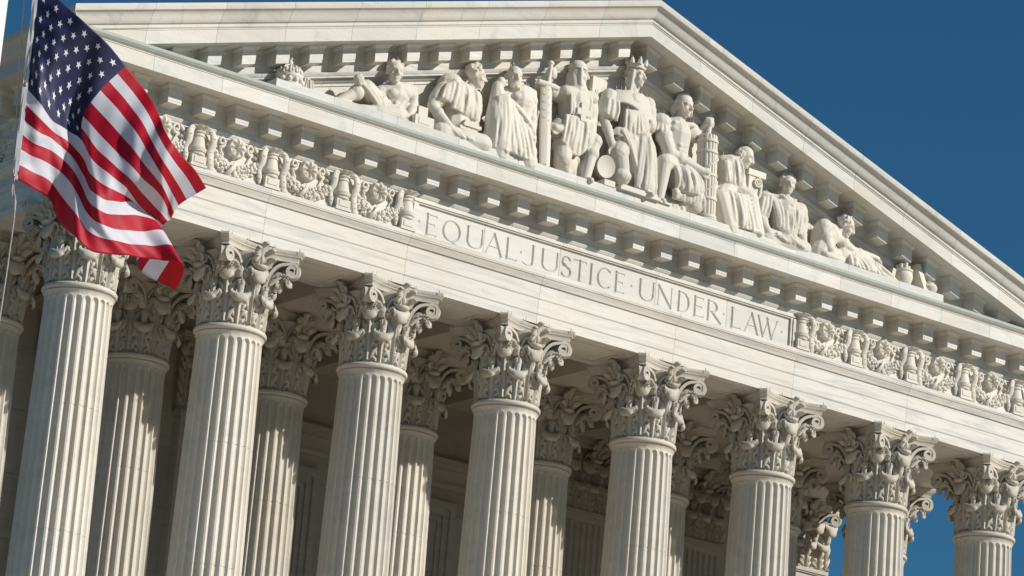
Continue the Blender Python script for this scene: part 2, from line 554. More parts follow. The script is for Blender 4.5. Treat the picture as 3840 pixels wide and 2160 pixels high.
RAKE = [(-0.6, 3.90), (-0.15, 3.90), (-0.15, 3.96), (-0.13, 3.965), (-0.07, 4.01), (-0.05, 4.05), (-0.04, 4.06)] + \
       [(o, z) for o, z in BED] + [(0.885, 5.065), (0.90, 5.07), (0.90, 5.10), (0.91, 5.10), (0.925, 5.12), (0.925, 5.19)] + \
       [(o, z + 4.765) for o, z in SIMA] + [(1.17, 5.49), (1.17, 5.63), (1.12, 5.645), (-0.6, 5.69)]
for s in (-1, 1):
    g = Acc(); modillion(g, 0, fplace, -s * SL)
    ME_RM = g.mesh('raking_modillion'); ME_RM.materials.append(M['cornice'])
    cuts = [0] + [1.6 + 1.7644 * k for k in range(8)] + [None]
    for i in range(9):
        def place(o, z, e, s=s, i=i):
            end = (i == 8 and e == 1)
            ax = (HX + o) if end else (cuts[i + e] + (JG if e == 0 and i else -JG if e else 0))
            zz = z + RZ - SL * ax
            if o < 0.91: zz = max(zz, 5.22)
            return (s * ax, -A - o, zz)
        # vertices shared between a slope's ends stay straight because every point drops by the same slope
        g = Acc(); g.prism(RAKE, place)
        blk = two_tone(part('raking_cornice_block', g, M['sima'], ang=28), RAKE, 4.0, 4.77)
        a, b = cuts[i], cuts[i + 1] if cuts[i + 1] else HX
        for x in MODS[:15]:
            if a <= x < b: obj('modillion', ME_RM, None, blk, (s * x, 0, RZ - SL * x))

# flank cornices with their gutters
for s in (-1, 1):
    ys = [0] + [MOD * k * 2 + 0.4 for k in range(1, 8)]
    prof = HORI[:-3] + [(0.835, 5.20)]
    prof = HORI[:15] + [(0.885, 5.065), (0.90, 5.07), (0.90, 5.10), (0.91, 5.10), (0.92, 5.112), (0.93, 5.118)] + \
        [(o, z + 4.69) for o, z in SIMA] + [(1.17, 5.42), (1.17, 5.565), (1.12, 5.575), (-0.6, 5.60)]
    for i in range(len(ys) - 1):
        g = Acc(); g.prism(prof, flank(s, ys[i] + JG, ys[i + 1] - JG, i == 0))
        blk = part('flank_cornice_block', g, M['sima'], ang=28)
        if s < 0:
            for k in range(15):
                y = -A + 0.55 + MOD * k
                if ys[i] - (2 if i == 0 else 0) <= y < ys[i + 1]:
                    g2 = Acc(); modillion(g2, 0, lambda t, o, z: (-HX - o, t, z))
                    obj('modillion', g2.mesh('flank_modillion'), M['cornice'], blk, (0, y, 0))

# roof, gable wall behind the sculpture, ledge under it
for s in (-1, 1):
    g = Acc()
    g.add([(0, -1.2, 10.30), (s * (HX + 0.4), -1.2, 10.30 - SL * (HX + 0.4)), (s * (HX + 0.4), YEND, 10.30 - SL * (HX + 0.4)), (0, YEND, 10.30),
           (0, -1.2, 10.1), (s * (HX + 0.4), -1.2, 10.1 - SL * (HX + 0.4)), (s * (HX + 0.4), YEND, 10.1 - SL * (HX + 0.4)), (0, YEND, 10.1)],
          [(0, 1, 2, 3), (7, 6, 5, 4), (0, 4, 5, 1), (1, 5, 6, 2), (2, 6, 7, 3), (3, 7, 4, 0)])
    part('roof_slope', g, M['lead'])
YT = -0.74
cuts = [-13.2, -11.2, -8.95, -6.6, -4.45, -2.2, 0, 2.2, 4.45, 6.6, 8.95, 11.2, 13.2]
for i in range(12):
    a, b = cuts[i] + 0.005, cuts[i + 1] - 0.005
    pts = [(a, 5.2), (b, 5.2)]
    top = lambda x: max(5.25, 9.585 - 0.75 - SL * abs(x))
    split = 6.95 if abs(a + b) / 2 < 5.3 else None
    for (lo, hi) in (((5.2, split - 0.004), (split + 0.004, 99)) if split else ((5.2, 99),)):
        v = []
        for y in (YT, YT + 0.3):
            v += [(a, y, lo), (b, y, lo), (b, y, min(hi, top(b))), (a, y, min(hi, top(a)))]
        g = Acc(); g.add(v, [(0, 1, 2, 3), (7, 6, 5, 4), (0, 4, 5, 1), (1, 5, 6, 2), (2, 6, 7, 3), (3, 7, 4, 0)])
        part('tympanum_slab', g, M['frieze'])
LEDGE = 5.575
cuts = [-10.4] + [MOD * 2 * j for j in range(-5, 6)] + [10.4]
for i in range(12):
    g = Acc(); g.box((cuts[i] + 0.004, -1.6, 5.24), (cuts[i + 1] - 0.004, YT - 0.002, LEDGE))
    part('statue_ledge_block', g, M['cornice'])

# ------------------------------------------------------------------ inscription, cut into five stones
def seg_d(X, Y, p, q, w0, w1=None):
    """signed distance to a tapering stroke"""
    w1 = w0 if w1 is None else w1
    px, py = p; dx, dy = q[0] - px, q[1] - py
    t = np.clip(((X - px) * dx + (Y - py) * dy) / (dx * dx + dy * dy + 1e-12), 0, 1)
    return np.hypot(X - px - t * dx, Y - py - t * dy) - (w0 + (w1 - w0) * t)


def arc_d(X, Y, c, rx, ry, a0, a1, thick, thin):
    """elliptical stroke, thick at its sides, thin at top and bottom; angles in degrees"""
    D = None
    n = 28
    for k in range(n):
        u0, u1 = R(a0 + (a1 - a0) * k / n), R(a0 + (a1 - a0) * (k + 1) / n)
        w = lambda u: thin + (thick - thin) * abs(math.cos(u)) ** 1.4
        e = seg_d(X, Y, (c[0] + rx * math.cos(u0), c[1] + ry * math.sin(u0)), (c[0] + rx * math.cos(u1), c[1] + ry * math.sin(u1)), w(u0), w(u1))
        D = e if D is None else np.minimum(D, e)
    return D


TK, TN = 0.034, 0.017           # half widths of thick and thin strokes (m), cap height 0.5


def glyph(ch, x0, x1, X, Y):
    w = x1 - x0
    h = 0.5
    D = []
    s = lambda p, q, a=TK, b=None: D.append(seg_d(X, Y, (x0 + p[0] * w, p[1] * h), (x0 + q[0] * w, q[1] * h), a, b))
    def serif(px, py, wd=0.055): D.append(seg_d(X, Y, (x0 + px * w - wd, py * h), (x0 + px * w + wd, py * h), 0.011))
    cx = (x0 + x1) / 2
    k = TK / max(w, 1e-6)
    if ch in 'EL':
        s((k, 0), (k, 1)); serif(k, 0); serif(k, 1)
        s((k, 0.03), (1, 0.03), TN); s((1, 0.02), (1.04, 0.14), TN, 0.006)
        if ch == 'E':
            s((k, 0.97), (0.93, 0.97), TN); s((0.93, 0.98), (0.97, 0.87), TN, 0.006)
            s((k, 0.53), (0.80, 0.53), TN); s((0.80, 0.46), (0.80, 0.60), 0.008)
    elif ch == 'Q':
        D.append(arc_d(X, Y, (cx, 0.25), w / 2 - 0.02, 0.245, 0, 360, TK, TN))
        s((0.52, 0.0), (1.25, -0.20), TK * 0.8, TN * 0.6)
    elif ch == 'U':
        r = w / 2 - 0.03
        s((0.06, 0.36), (0.06, 1)); s((0.94, 0.36), (0.94, 1), TK * 0.75)
        D.append(arc_d(X, Y, (cx, 0.19), w * 0.44, 0.18, 180, 360, TK * 0.9, TN)); serif(0.06, 1); serif(0.94, 1)
    elif ch == 'A':
        s((0.06, 0), (0.5, 1.02), TN); s((0.5, 1.02), (0.94, 0)); s((0.24, 0.36), (0.76, 0.36), TN); serif(0.05, 0); serif(0.95, 0)
    elif ch == 'J':
        s((0.80, 1), (0.80, 0.22)); serif(0.80, 1)
        D.append(arc_d(X, Y, (x0 + 0.42 * w, 0.09), w * 0.38, 0.10, 250, 360, TK, TN)); s((0.30, 0.0), (0.0, 0.08), TN, 0.012)
    elif ch == 'S':
        D.append(arc_d(X, Y, (cx, 0.365), w * 0.40, 0.125, 30, 270, TK, TN)); D.append(arc_d(X, Y, (cx, 0.125), w * 0.46, 0.125, -150, 90, TK, TN))
        s((0.28, 0.62), (0.74, 0.42), TK * 0.9); s((0.86, 0.88), (0.86, 0.72), 0.008); s((0.08, 0.10), (0.08, 0.28), 0.008)
    elif ch == 'T':
        s((0.5, 0), (0.5, 1)); serif(0.5, 0); s((0, 0.97), (1, 0.97), TN); s((0, 0.98), (-0.02, 0.84), TN, 0.006); s((1, 0.98), (1.02, 0.84), TN, 0.006)
    elif ch == 'I':
        s((0.5, 0), (0.5, 1)); serif(0.5, 0); serif(0.5, 1)
    elif ch == 'C':
        D.append(arc_d(X, Y, (x0 + w * 0.56, 0.25), w * 0.52, 0.245, 52, 308, TK, TN)); s((0.95, 0.93), (0.95, 0.76), 0.009); s((0.93, 0.10), (1.0, 0.18), 0.01)
    elif ch == 'N':
        s((0.08, 0), (0.08, 1), TN); s((0.92, 0), (0.92, 1), TN); s((0.08, 1), (0.92, 0)); serif(0.08, 0); serif(0.06, 1); serif(0.92, 1)
    elif ch == 'D':
        s((k, 0), (k, 1)); serif(k, 0, 0.03); serif(k, 1, 0.03)
        D.append(arc_d(X, Y, (x0 + w * 0.36, 0.25), w * 0.58, 0.245, -90, 90, TK, TN)); s((k, 0.03), (0.4, 0.01), TN); s((k, 0.97), (0.4, 0.99), TN)
    elif ch == 'R':
        s((k, 0), (k, 1)); serif(k, 0); serif(k, 1, 0.03)
        D.append(arc_d(X, Y, (x0 + w * 0.34, 0.365), w * 0.34, 0.128, -90, 90, TK, TN)); s((k, 0.985), (0.36, 0.985), TN); s((k, 0.475), (0.36, 0.475), TN)
        s((0.36, 0.46), (1.0, -0.02))
    elif ch == 'W':
        s((0.04, 1), (0.29, 0), TK * 0.9); s((0.29, 0), (0.52, 0.98), TN); s((0.46, 1), (0.72, 0), TK * 0.9); s((0.72, 0), (0.97, 1), TN)
        serif(0.04, 1, 0.05); serif(0.97, 1, 0.04); serif(0.47, 1, 0.03)
    elif ch == '.':
        for a in range(3):
            u = R(90 + 120 * a); v = R(210 + 120 * a)
            D.append(seg_d(X, Y, (x0 + 0.025 * math.cos(u), 0.26 + 0.025 * math.sin(u)), (x0 + 0.025 * math.cos(v), 0.26 + 0.025 * math.sin(v)), 0.014))
    out = D[0]
    for e in D[1:]: out = np.minimum(out, e)
    return out


TEXT = [('.', -5.72, -5.72), ('E', -5.52, -5.21), ('Q', -5.04, -4.52), ('U', -4.34, -3.86), ('A', -3.8, -3.27), ('L', -3.17, -2.85), ('.', -2.73, -2.73),
        ('J', -2.67, -2.3), ('U', -2.11, -1.61), ('S', -1.51, -1.21), ('T', -1.13, -0.76), ('I', -0.64, -0.55), ('C', -0.4, 0.02), ('E', 0.15, 0.44),
        ('.', 0.67, 0.67), ('U', 0.91, 1.38), ('N', 1.48, 1.97), ('D', 2.14, 2.51), ('E', 2.66, 2.97), ('R', 3.09, 3.54), ('.', 3.63, 3.63),
        ('L', 3.87, 4.19), ('A', 4.3, 4.79), ('W', 4.74, 5.41), ('.', 5.55, 5.55)]
cuts = [-5.96, -3.83, -1.56, 1.43, 3.72, 5.96]
for i in range(5):
    a, b = cuts[i] + 0.004, cuts[i + 1] - 0.004
    nx = int((b - a) / 0.0075) + 1
    xg = np.linspace(a, b, nx); zg = np.linspace(3.2, 4.06, 108)
    X, Zz = np.meshgrid(xg, zg, indexing='ij')
    D = np.full(X.shape, 1.0)
    for ch, x0, x1 in TEXT:
        if x1 < a - 0.4 or x0 > b + 0.4: continue
        m_ = (xg > x0 - 0.3) & (xg < x1 + 0.3)
        if not m_.any(): continue
        D[m_] = np.minimum(D[m_], glyph(ch, x0, x1, X[m_], Zz[m_] - 3.30))
    dep = np.clip(-D, 0, 0.045) * 1.45
    P = np.stack([X, -A + 0.01 + dep, Zz], -1)
    me = grid_mesh('inscription_stone', P, smooth=False)
    st = part('inscription_stone', me, M['panel'])
    g = Acc()
    lo, hi = (a if i else -5.95), (b if i < 4 else 5.95)
    for (z0, z1, d) in ((3.202, 3.235, 0.055), (4.0, 4.055, 0.075), (3.965, 4.0, 0.045)):
        g.box((lo, -A - d, z0), (hi, -A + 0.012, z1))
    if i in (0, 4):
        s = -1 if i == 0 else 1
        for (q0, q1, d) in ((5.865, 5.95, 0.075), (5.80, 5.865, 0.045)):
            g.box((min(s * q0, s * q1), -A - d, 3.236), (max(s * q0, s * q1), -A + 0.012, 3.964))
    obj('border', g.mesh('border'), M['arch'], st)

# ------------------------------------------------------------------ frieze ornament: urns, ribbons, rosettes, scrolls, fruit swags
YF = -A - 0.02
g = Acc()
g.box((-0.20, -0.17, 3.205), (0.20, 0.1, 3.26))
g.box((-0.175, -0.15, 3.26), (0.175, 0.1, 3.44))
g.box((-0.12, -0.165, 3.29), (0.12, -0.149, 3.41))
g.lathe([(0.17, 3.44), (0.19, 3.46), (0.19, 3.49), (0.165, 3.505), (0.20, 3.53), (0.215, 3.60), (0.185, 3.615), (0.16, 3.72), (0.135, 3.84), (0.155, 3.85),
         (0.155, 3.875), (0.135, 3.89), (0.14, 3.92), (0.165, 3.93), (0.165, 3.95), (0.15, 3.96)], seg=24)
g.lathe([(0.14, 3.955), (0.17, 3.99), (0.23, 4.02), (0.25, 4.04), (0.23, 4.055), (0.12, 4.055)], seg=40, wob=lambda a, z: 1 + 0.09 * math.cos(10 * a) * (z > 3.98))
ME_URN = autosmooth(g.mesh('urn'), 35)

def strap(sx, long=True):
    """ribbon hanging beside an urn, swelling at the shoulder and tapering to its foot"""
    g = Acc()
    c = [(0.14, -0.09, 4.02), (0.24, -0.13, 3.99), (0.30, -0.14, 3.88), (0.31, -0.12, 3.74), (0.29, -0.08, 3.60), (0.30, -0.07, 3.46), (0.34, -0.05, 3.33), (0.37, -0.03, 3.23)]
    if not long:
        c = [(0.14, -0.09, 4.02), (0.23, -0.13, 3.98), (0.28, -0.14, 3.86), (0.27, -0.11, 3.72), (0.31, -0.07, 3.58), (0.29, -0.06, 3.46), (0.27, -0.05, 3.36), (0.24, -0.03, 3.25)]
    P = crom(c, 20)
    rad = np.interp(np.linspace(0, 1, 20), [0, .1, .3, .45, .6, .8, 1], [0.03, 0.06, 0.085, 0.075, 0.05, 0.065, 0.025] if not long else [0.03, 0.06, 0.085, 0.08, 0.075, 0.085, 0.07])
    g.tube([(sx * p[0], p[1], p[2]) for p in P], list(rad), 10, flat=0.6, side=(0, 1, 0))
    for k in (0.18, 0.32, 0.62, 0.74, 0.86):
        i = int(k * 19); p = P[i]
        g.tube([(sx * (p[0] - rad[i] * 1.05), p[1] - 0.005, p[2]), (sx * p[0], p[1] - rad[i] * 0.66, p[2]), (sx * (p[0] + rad[i] * 1.05), p[1] - 0.005, p[2])], 0.012, 6)
    return g.mesh('ribbon', True)

ME_RIBL, ME_RIBR = strap(-1, False), strap(1, True)

g = Acc()
n, m_ = 48, 12
P = np.zeros((m_, n, 3))
for i in range(m_):
    t = i / (m_ - 1)
    for k in range(n):
        a = 2 * math.pi * k / n
        r = 0.215 * t * (1 + 0.07 * t * math.cos(8 * a))
        zz = -0.13 - 0.06 * math.sin(t * math.pi) * (0.55 + 0.45 * math.cos(8 * a)) - (0.06 if t < 0.25 else 0) + (0.04 if abs(t - 0.35) < 0.07 else 0)
        if i == m_ - 1: zz = 0.0
        P[i, k] = (r * math.cos(a), zz, 3.84 + r * math.sin(a))
ME_ROSE = grid_mesh('rosette', P, True, closed_v=True)
ME_ROSE.set_sharp_from_angle(angle=R(45))

def scroll(sx):
    """S-shaped tendril beside a rosette"""
    g = Acc()
    pts = []
    for k in range(26):
        t = k / 25
        a = R(-160 + 430 * t); r = 0.03 + 0.085 * t
        pts.append((0.36 + r * math.cos(a) * 0.8, -0.05, 3.90 + r * math.sin(a)))
    pts += [(0.40 - 0.02 * k, -0.05 + 0.005 * k, 3.79 - 0.035 * k) for k in range(0, 6)]
    g.tube([(sx * p[0], p[1], p[2]) for p in pts], list(np.interp(np.linspace(0, 1, len(pts)), [0, 0.2, 0.8, 1], [0.035, 0.028, 0.034, 0.012])), 7)
    g.ell((sx * 0.50, -0.03, 3.93), (0.10, 0.05, 0.045), Matrix.Rotation(R(sx * 50), 3, 'Y'))
    g.ell((sx * 0.58, -0.03, 3.83), (0.09, 0.05, 0.04), Matrix.Rotation(R(sx * 75), 3, 'Y'))
    g.ell((sx * 0.52, -0.03, 3.76), (0.07, 0.05, 0.035), Matrix.Rotation(R(sx * 20), 3, 'Y'))
    return g.mesh('scroll', True)

ME_SCL, ME_SCR = scroll(-1), scroll(1)

def swag(seed):
    """garland of fruit slung under a rosette, on a low mound so the gaps stay shallow"""
    rnd = random.Random(seed)
    g = Acc()
    mid = lambda x: 3.345 + 0.70 * abs(x) ** 1.7
    hw = lambda x: 0.125 - 0.03 * abs(x) / 0.62
    g.tube([(x, -0.01, mid(x)) for x in np.linspace(-0.64, 0.64, 17)], [0.8 * hw(x) for x in np.linspace(-0.64, 0.64, 17)], 10, 0.55, (0, 1, 0))
    placed = []
    tries = 0
    while len(placed) < 64 and tries < 5000:
        tries += 1
        x = rnd.uniform(-0.66, 0.66)
        z = mid(x) + rnd.uniform(-1, 1) * hw(x)
        if z < 3.245: continue
        if abs(x + 0.10 - 0.25 * (z - 3.3)) < 0.045: continue
        r = rnd.choice((0.04, 0.052, 0.06, 0.068)) if x < 0.1 else rnd.choice((0.036, 0.048, 0.06))
        if any((x - a) ** 2 + (z - b) ** 2 < (0.74 * (r + c)) ** 2 for a, b, c in placed): continue
        placed.append((x, z, r))
        d = 1 - ((z - mid(x)) / hw(x)) ** 2
        g.ell((x, -0.025 - 0.05 * max(0, d), z), (r, r * 0.95, r * rnd.uniform(0.9, 1.25)), Matrix.Rotation(rnd.uniform(-0.8, 0.8), 3, 'Y'), 10, 7)
        if rnd.random() < 0.25: g.ell((x, -0.03 - 0.05 * max(0, d) - r * 0.9, z), r * 0.28, None, 6, 4)
    for k in range(14):
        x = -0.62 + 1.24 * k / 13
        z = max(3.235, mid(x) - hw(x) - 0.01)
        g.ell((x, -0.03, z), (0.085, 0.035, 0.03), Matrix.Rotation(rnd.uniform(-0.7, 0.7), 3, 'Y'), 8, 6)
    g.tube(crom([(-0.20, -0.08, 3.24), (-0.13, -0.15, 3.33), (-0.06, -0.14, 3.43), (0.0, -0.08, 3.53)], 10), [0.05, 0.055, 0.055, 0.05, 0.05, 0.045, 0.045, 0.04, 0.04, 0.03], 8, 0.4, (0, 1, 0))
    return g.mesh('fruit_swag', True)

ME_SW = [swag(5), swag(11), swag(23)]
def onslab(x):
    for o, a, b in SLABS:
        if a - 0.01 <= x <= b + 0.01: return o
    return SLABS[0][0]
FS_ = (1.06, 1.05, 1.10); FZ = 3.205 * (1 - 1.10)      # ornament fills the whole band and laps over the strip above
for s in (-1, 1):
    for k in range(5):
        x = s * (COLX[5] + k * SP / 2)
        if k == 0: x += s * 0.13
        sl = onslab(x)
        if k == 4: x -= s * 0.0
        obj('urn', ME_URN, M['frieze'], sl, (x, YF, FZ), scale=FS_)
        if not (k == 0 and s > 0): obj('ribbon', ME_RIBL, M['frieze'], sl, (x, YF, FZ), scale=FS_)
        if not (k == 0 and s < 0): obj('ribbon', ME_RIBR, M['frieze'], sl, (x, YF, FZ), scale=FS_)
        if k < 4:
            xr = s * (COLX[5] + (k + 0.5) * SP / 2)
            sl = onslab(xr)
            obj('rosette', ME_ROSE, M['frieze'], sl, (xr, YF, FZ), scale=FS_)
            obj('scroll', ME_SCL, M['frieze'], sl, (xr, YF, FZ), scale=FS_); obj('scroll', ME_SCR, M['frieze'], sl, (xr, YF, FZ), scale=FS_)
            obj('fruit_swag', ME_SW[(k + (s > 0)) % 3], M['frieze'], sl, (xr, YF, FZ), scale=FS_)
for k in range(4):                               # left flank, seen at a glance
    y = SP / 2 * k + 0.0
    c = FLANKFRIEZE
    obj('urn', ME_URN, M['frieze'], c, (-HX - 0.02, y, FZ), (0, 0, -math.pi / 2), FS_)
    obj('rosette', ME_ROSE, M['frieze'], c, (-HX - 0.02, y + SP / 4, FZ), (0, 0, -math.pi / 2), FS_)
    obj('fruit_swag', ME_SW[k % 3], M['frieze'], c, (-HX - 0.02, y + SP / 4, FZ), (0, 0, -math.pi / 2), FS_)

# ------------------------------------------------------------------ columns
NF = 24
def shaft_mesh():
    top_r, bot_r = 0.735, 0.885
    def rad(z):
        t = min(1, max(0, -z / 14.3))
        return top_r + (bot_r - top_r) * (1 - (1 - t) ** 1.7)
    zs = [-0.09, -0.11, -0.14, -0.18, -0.205, -0.208, -0.213, -0.222, -0.238, -0.262, -0.295, -0.33]
    for j in (-2.62, -5.36, -8.1, -10.85):
        zs += [j + 0.012, j + 0.008, j - 0.008, j - 0.012]
    zs += [-1.3, -4.0, -6.7, -9.5, -12.5, -13.6, -13.9]
    zs = sorted(zs, reverse=True)
    rings = []
    for z in zs:
        r = rad(z)
        fl = 0.0 if z > -0.206 else min(1.0, math.sqrt(max(0, 1 - max(0, (z + 0.295) / 0.088) ** 2)))
        if z > -0.2: r += 0.05 * ((z + 0.2) / 0.11) ** 2
        groove = 0.010 if any(abs(z - j) < 0.009 for j in (-2.62, -5.36, -8.1, -10.85)) else 0
        ring = []
        for k in range(NF):
            a0 = 2 * math.pi * k / NF
            half = math.pi / NF * 0.80 * max(fl, 0.02)
            for q in range(9):
                t = -1 + q / 4
                a = a0 + half * t
                dep = 0.071 * fl * math.sqrt(max(0, 1 - t * t)) * (r / 0.73) if fl > 0 else 0
                ring.append((math.cos(a) * (r - dep - groove), math.sin(a) * (r - dep - groove), z))
        rings.append(ring)
    P = np.array(rings)
    me = grid_mesh('column', P, True, closed_v=True)
    me.set_sharp_from_angle(angle=R(38))
    return me

ME_SHAFT = shaft_mesh()
g = Acc()
g.lathe([(0.74, -0.10), (0.775, -0.075), (0.765, -0.06), (0.80, -0.055), (0.822, -0.02), (0.822, 0.02), (0.80, 0.055), (0.72, 0.07)], seg=64)
ME_RING = autosmooth(g.mesh('neck_ring'), 50)
g = Acc(); g.lathe([(0.70, 0.05), (0.70, 0.5), (0.72, 1.0), (0.77, 1.35), (0.86, 1.58), (0.95, 1.68), (0.95, 1.715), (0.4, 1.716)], seg=48)
ME_BELL = autosmooth(g.mesh('capital_bell'), 50)
g = Acc()
g.box((-1.22, -1.22, FLOOR), (1.22, 1.22, FLOOR + 0.3))
g.lathe([(1.18, FLOOR + 0.3), (1.24, FLOOR + 0.38), (1.18, FLOOR + 0.47), (1.02, FLOOR + 0.52), (1.0, FLOOR + 0.6), (1.08, FLOOR + 0.66), (1.04, FLOOR + 0.74), (0.94, FLOOR + 0.78), (0.9, -13.85)], seg=48)
ME_BASE = autosmooth(g.mesh('column_base'), 40)


def leaf(z0, h, r0, half, out):
    """acanthus leaf standing against the bell: ribbed, cut into lobes, its tip rolled forward; on the column axis, facing -Y"""
    c = [(r0, z0), (r0 + 0.015, z0 + .25 * h), (r0 + 0.03, z0 + .5 * h), (r0 + 0.05, z0 + .76 * h), (r0 + 0.40 * out, z0 + .945 * h), (r0 + 0.78 * out, z0 + .99 * h),
         (r0 + 1.03 * out, z0 + .93 * h), (r0 + 1.05 * out, z0 + .83 * h), (r0 + 0.88 * out, z0 + .79 * h)]
    n, m_ = 52, 31
    C = crom(c, n)
    T = np.gradient(C, axis=0); T /= np.linalg.norm(T, axis=1)[:, None]
    Nn = np.stack([T[:, 1], -T[:, 0]], 1)
    P = np.zeros((n, m_, 3)); Q = np.zeros((n, m_, 3))
    for i in range(n):
        t = i / (n - 1)
        w = half * np.interp(t, [0, .15, .35, .5, .62, .72, .85, .94, 1], [0.90, 1.0, 1.06, 0.98, 0.86, 0.80, 0.74, 0.62, 0.40])
        for k in range(m_):
            q = -1 + 2 * k / (m_ - 1)
            a = abs(q)
            ph = t * 7.5 - 0.9 * a                              # lobes lean up and outward
            cut = 0.5 + 0.5 * math.cos(2 * math.pi * ph)        # 1 on a lobe, 0 in the notch
            body = max(0, 1 - max(0, (t - 0.62) / 0.12))
            lat = q * w * (1 - 0.26 * (1 - cut) * a ** 4 * body)
            rel = 0.040 * math.exp(-(q / 0.10) ** 2) - 0.030 * math.exp(-((a - 0.24) / 0.07) ** 2) \
                + (0.030 * cut - 0.055 * (cut < 0.2)) * min(1, max(0, (a - 0.32) / 0.15)) * body
            bend = -0.085 * a ** 2 * min(1, 2.2 * t) * body
            for arr, th in ((P, 0.0), (Q, -0.05)):
                off = rel * (th == 0) + bend + th
                r_ = C[i, 0] + Nn[i, 0] * off
                z_ = C[i, 1] + Nn[i, 1] * off
                ang = lat / r0
                if t > 0.62:                                    # the rolled tip: a fluted shell with rounded ends
                    e = min(1, (t - 0.62) / 0.12)
                    k_ = max(0.25, math.cos(a * math.pi / 2) ** 0.5)
                    cr_, cz_ = r0 + 0.72 * out, z0 + 0.875 * h
                    fl_ = 1 + 0.13 * math.cos(q * math.pi * 9) * (th == 0)
                    rr, zz = cr_ + (r_ - cr_) * k_ * fl_, cz_ + (z_ - cz_) * k_ * fl_ - 0.02 * a * a
                    x_ = (1 - e) * r_ * math.sin(ang) + e * (math.copysign(math.sin(a * math.pi / 2), q) * w)
                    y_ = (1 - e) * r_ * math.cos(ang) + e * (rr - 0.30 * lat ** 2)
                    z_ = (1 - e) * z_ + e * zz
                else:
                    x_, y_ = r_ * math.sin(ang), r_ * math.cos(ang)
                arr[i, k] = (x_, -y_, max(z_, z0 - 0.01))
    V = np.concatenate([P.reshape(-1, 3), Q.reshape(-1, 3)])
    N2 = n * m_
    idx = np.arange(N2).reshape(n, m_)
    F = []
    for i in range(n - 1):
        for k in range(m_ - 1):
            a, b, c_, d = idx[i, k], idx[i, k + 1], idx[i + 1, k + 1], idx[i + 1, k]
            F += [(a, b, c_, d), (d + N2, c_ + N2, b + N2, a + N2)]
        F += [(idx[i, 0], idx[i + 1, 0], idx[i + 1, 0] + N2, idx[i, 0] + N2), (idx[i + 1, -1], idx[i, -1], idx[i, -1] + N2, idx[i + 1, -1] + N2)]
    F += [(idx[-1, k], idx[-1, k + 1], idx[-1, k + 1] + N2, idx[-1, k] + N2) for k in range(m_ - 1)]
    me = mesh('acanthus_leaf', V, F, True)
    me.set_sharp_from_angle(angle=R(50))
    return me


ME_LEAF1 = leaf(0.07, 0.63, 0.735, 0.225, 0.23)
ME_LEAF2 = leaf(0.12, 1.16, 0.75, 0.215, 0.255)


def band_tube(g, pts, wid, th, side):
    """rectangular moulded strip along pts; side: across direction"""
    pts = [Vector(p) for p in pts]
    n = len(pts); v = []
    sd = Vector(side).normalized()
    for i, p in enumerate(pts):
        d = (pts[min(i + 1, n - 1)] - pts[max(i - 1, 0)]).normalized()
        nn = d.cross(sd).normalized()
        w_ = wid[i]
        for (a, b) in ((-1, 0.75), (-0.8, 1), (-0.55, 0.55), (0.55, 0.55), (0.8, 1), (1, 0.75), (1, -1), (-1, -1)):
            v.append(p + sd * (a * w_ / 2) + nn * (b * th / 2))
    f = [(i * 8 + k, i * 8 + (k + 1) % 8, (i + 1) * 8 + (k + 1) % 8, (i + 1) * 8 + k) for i in range(n - 1) for k in range(8)]
    f += [tuple(range(7, -1, -1)), tuple(range((n - 1) * 8, n * 8))]
    g.add(v, f)


V3 = Vector


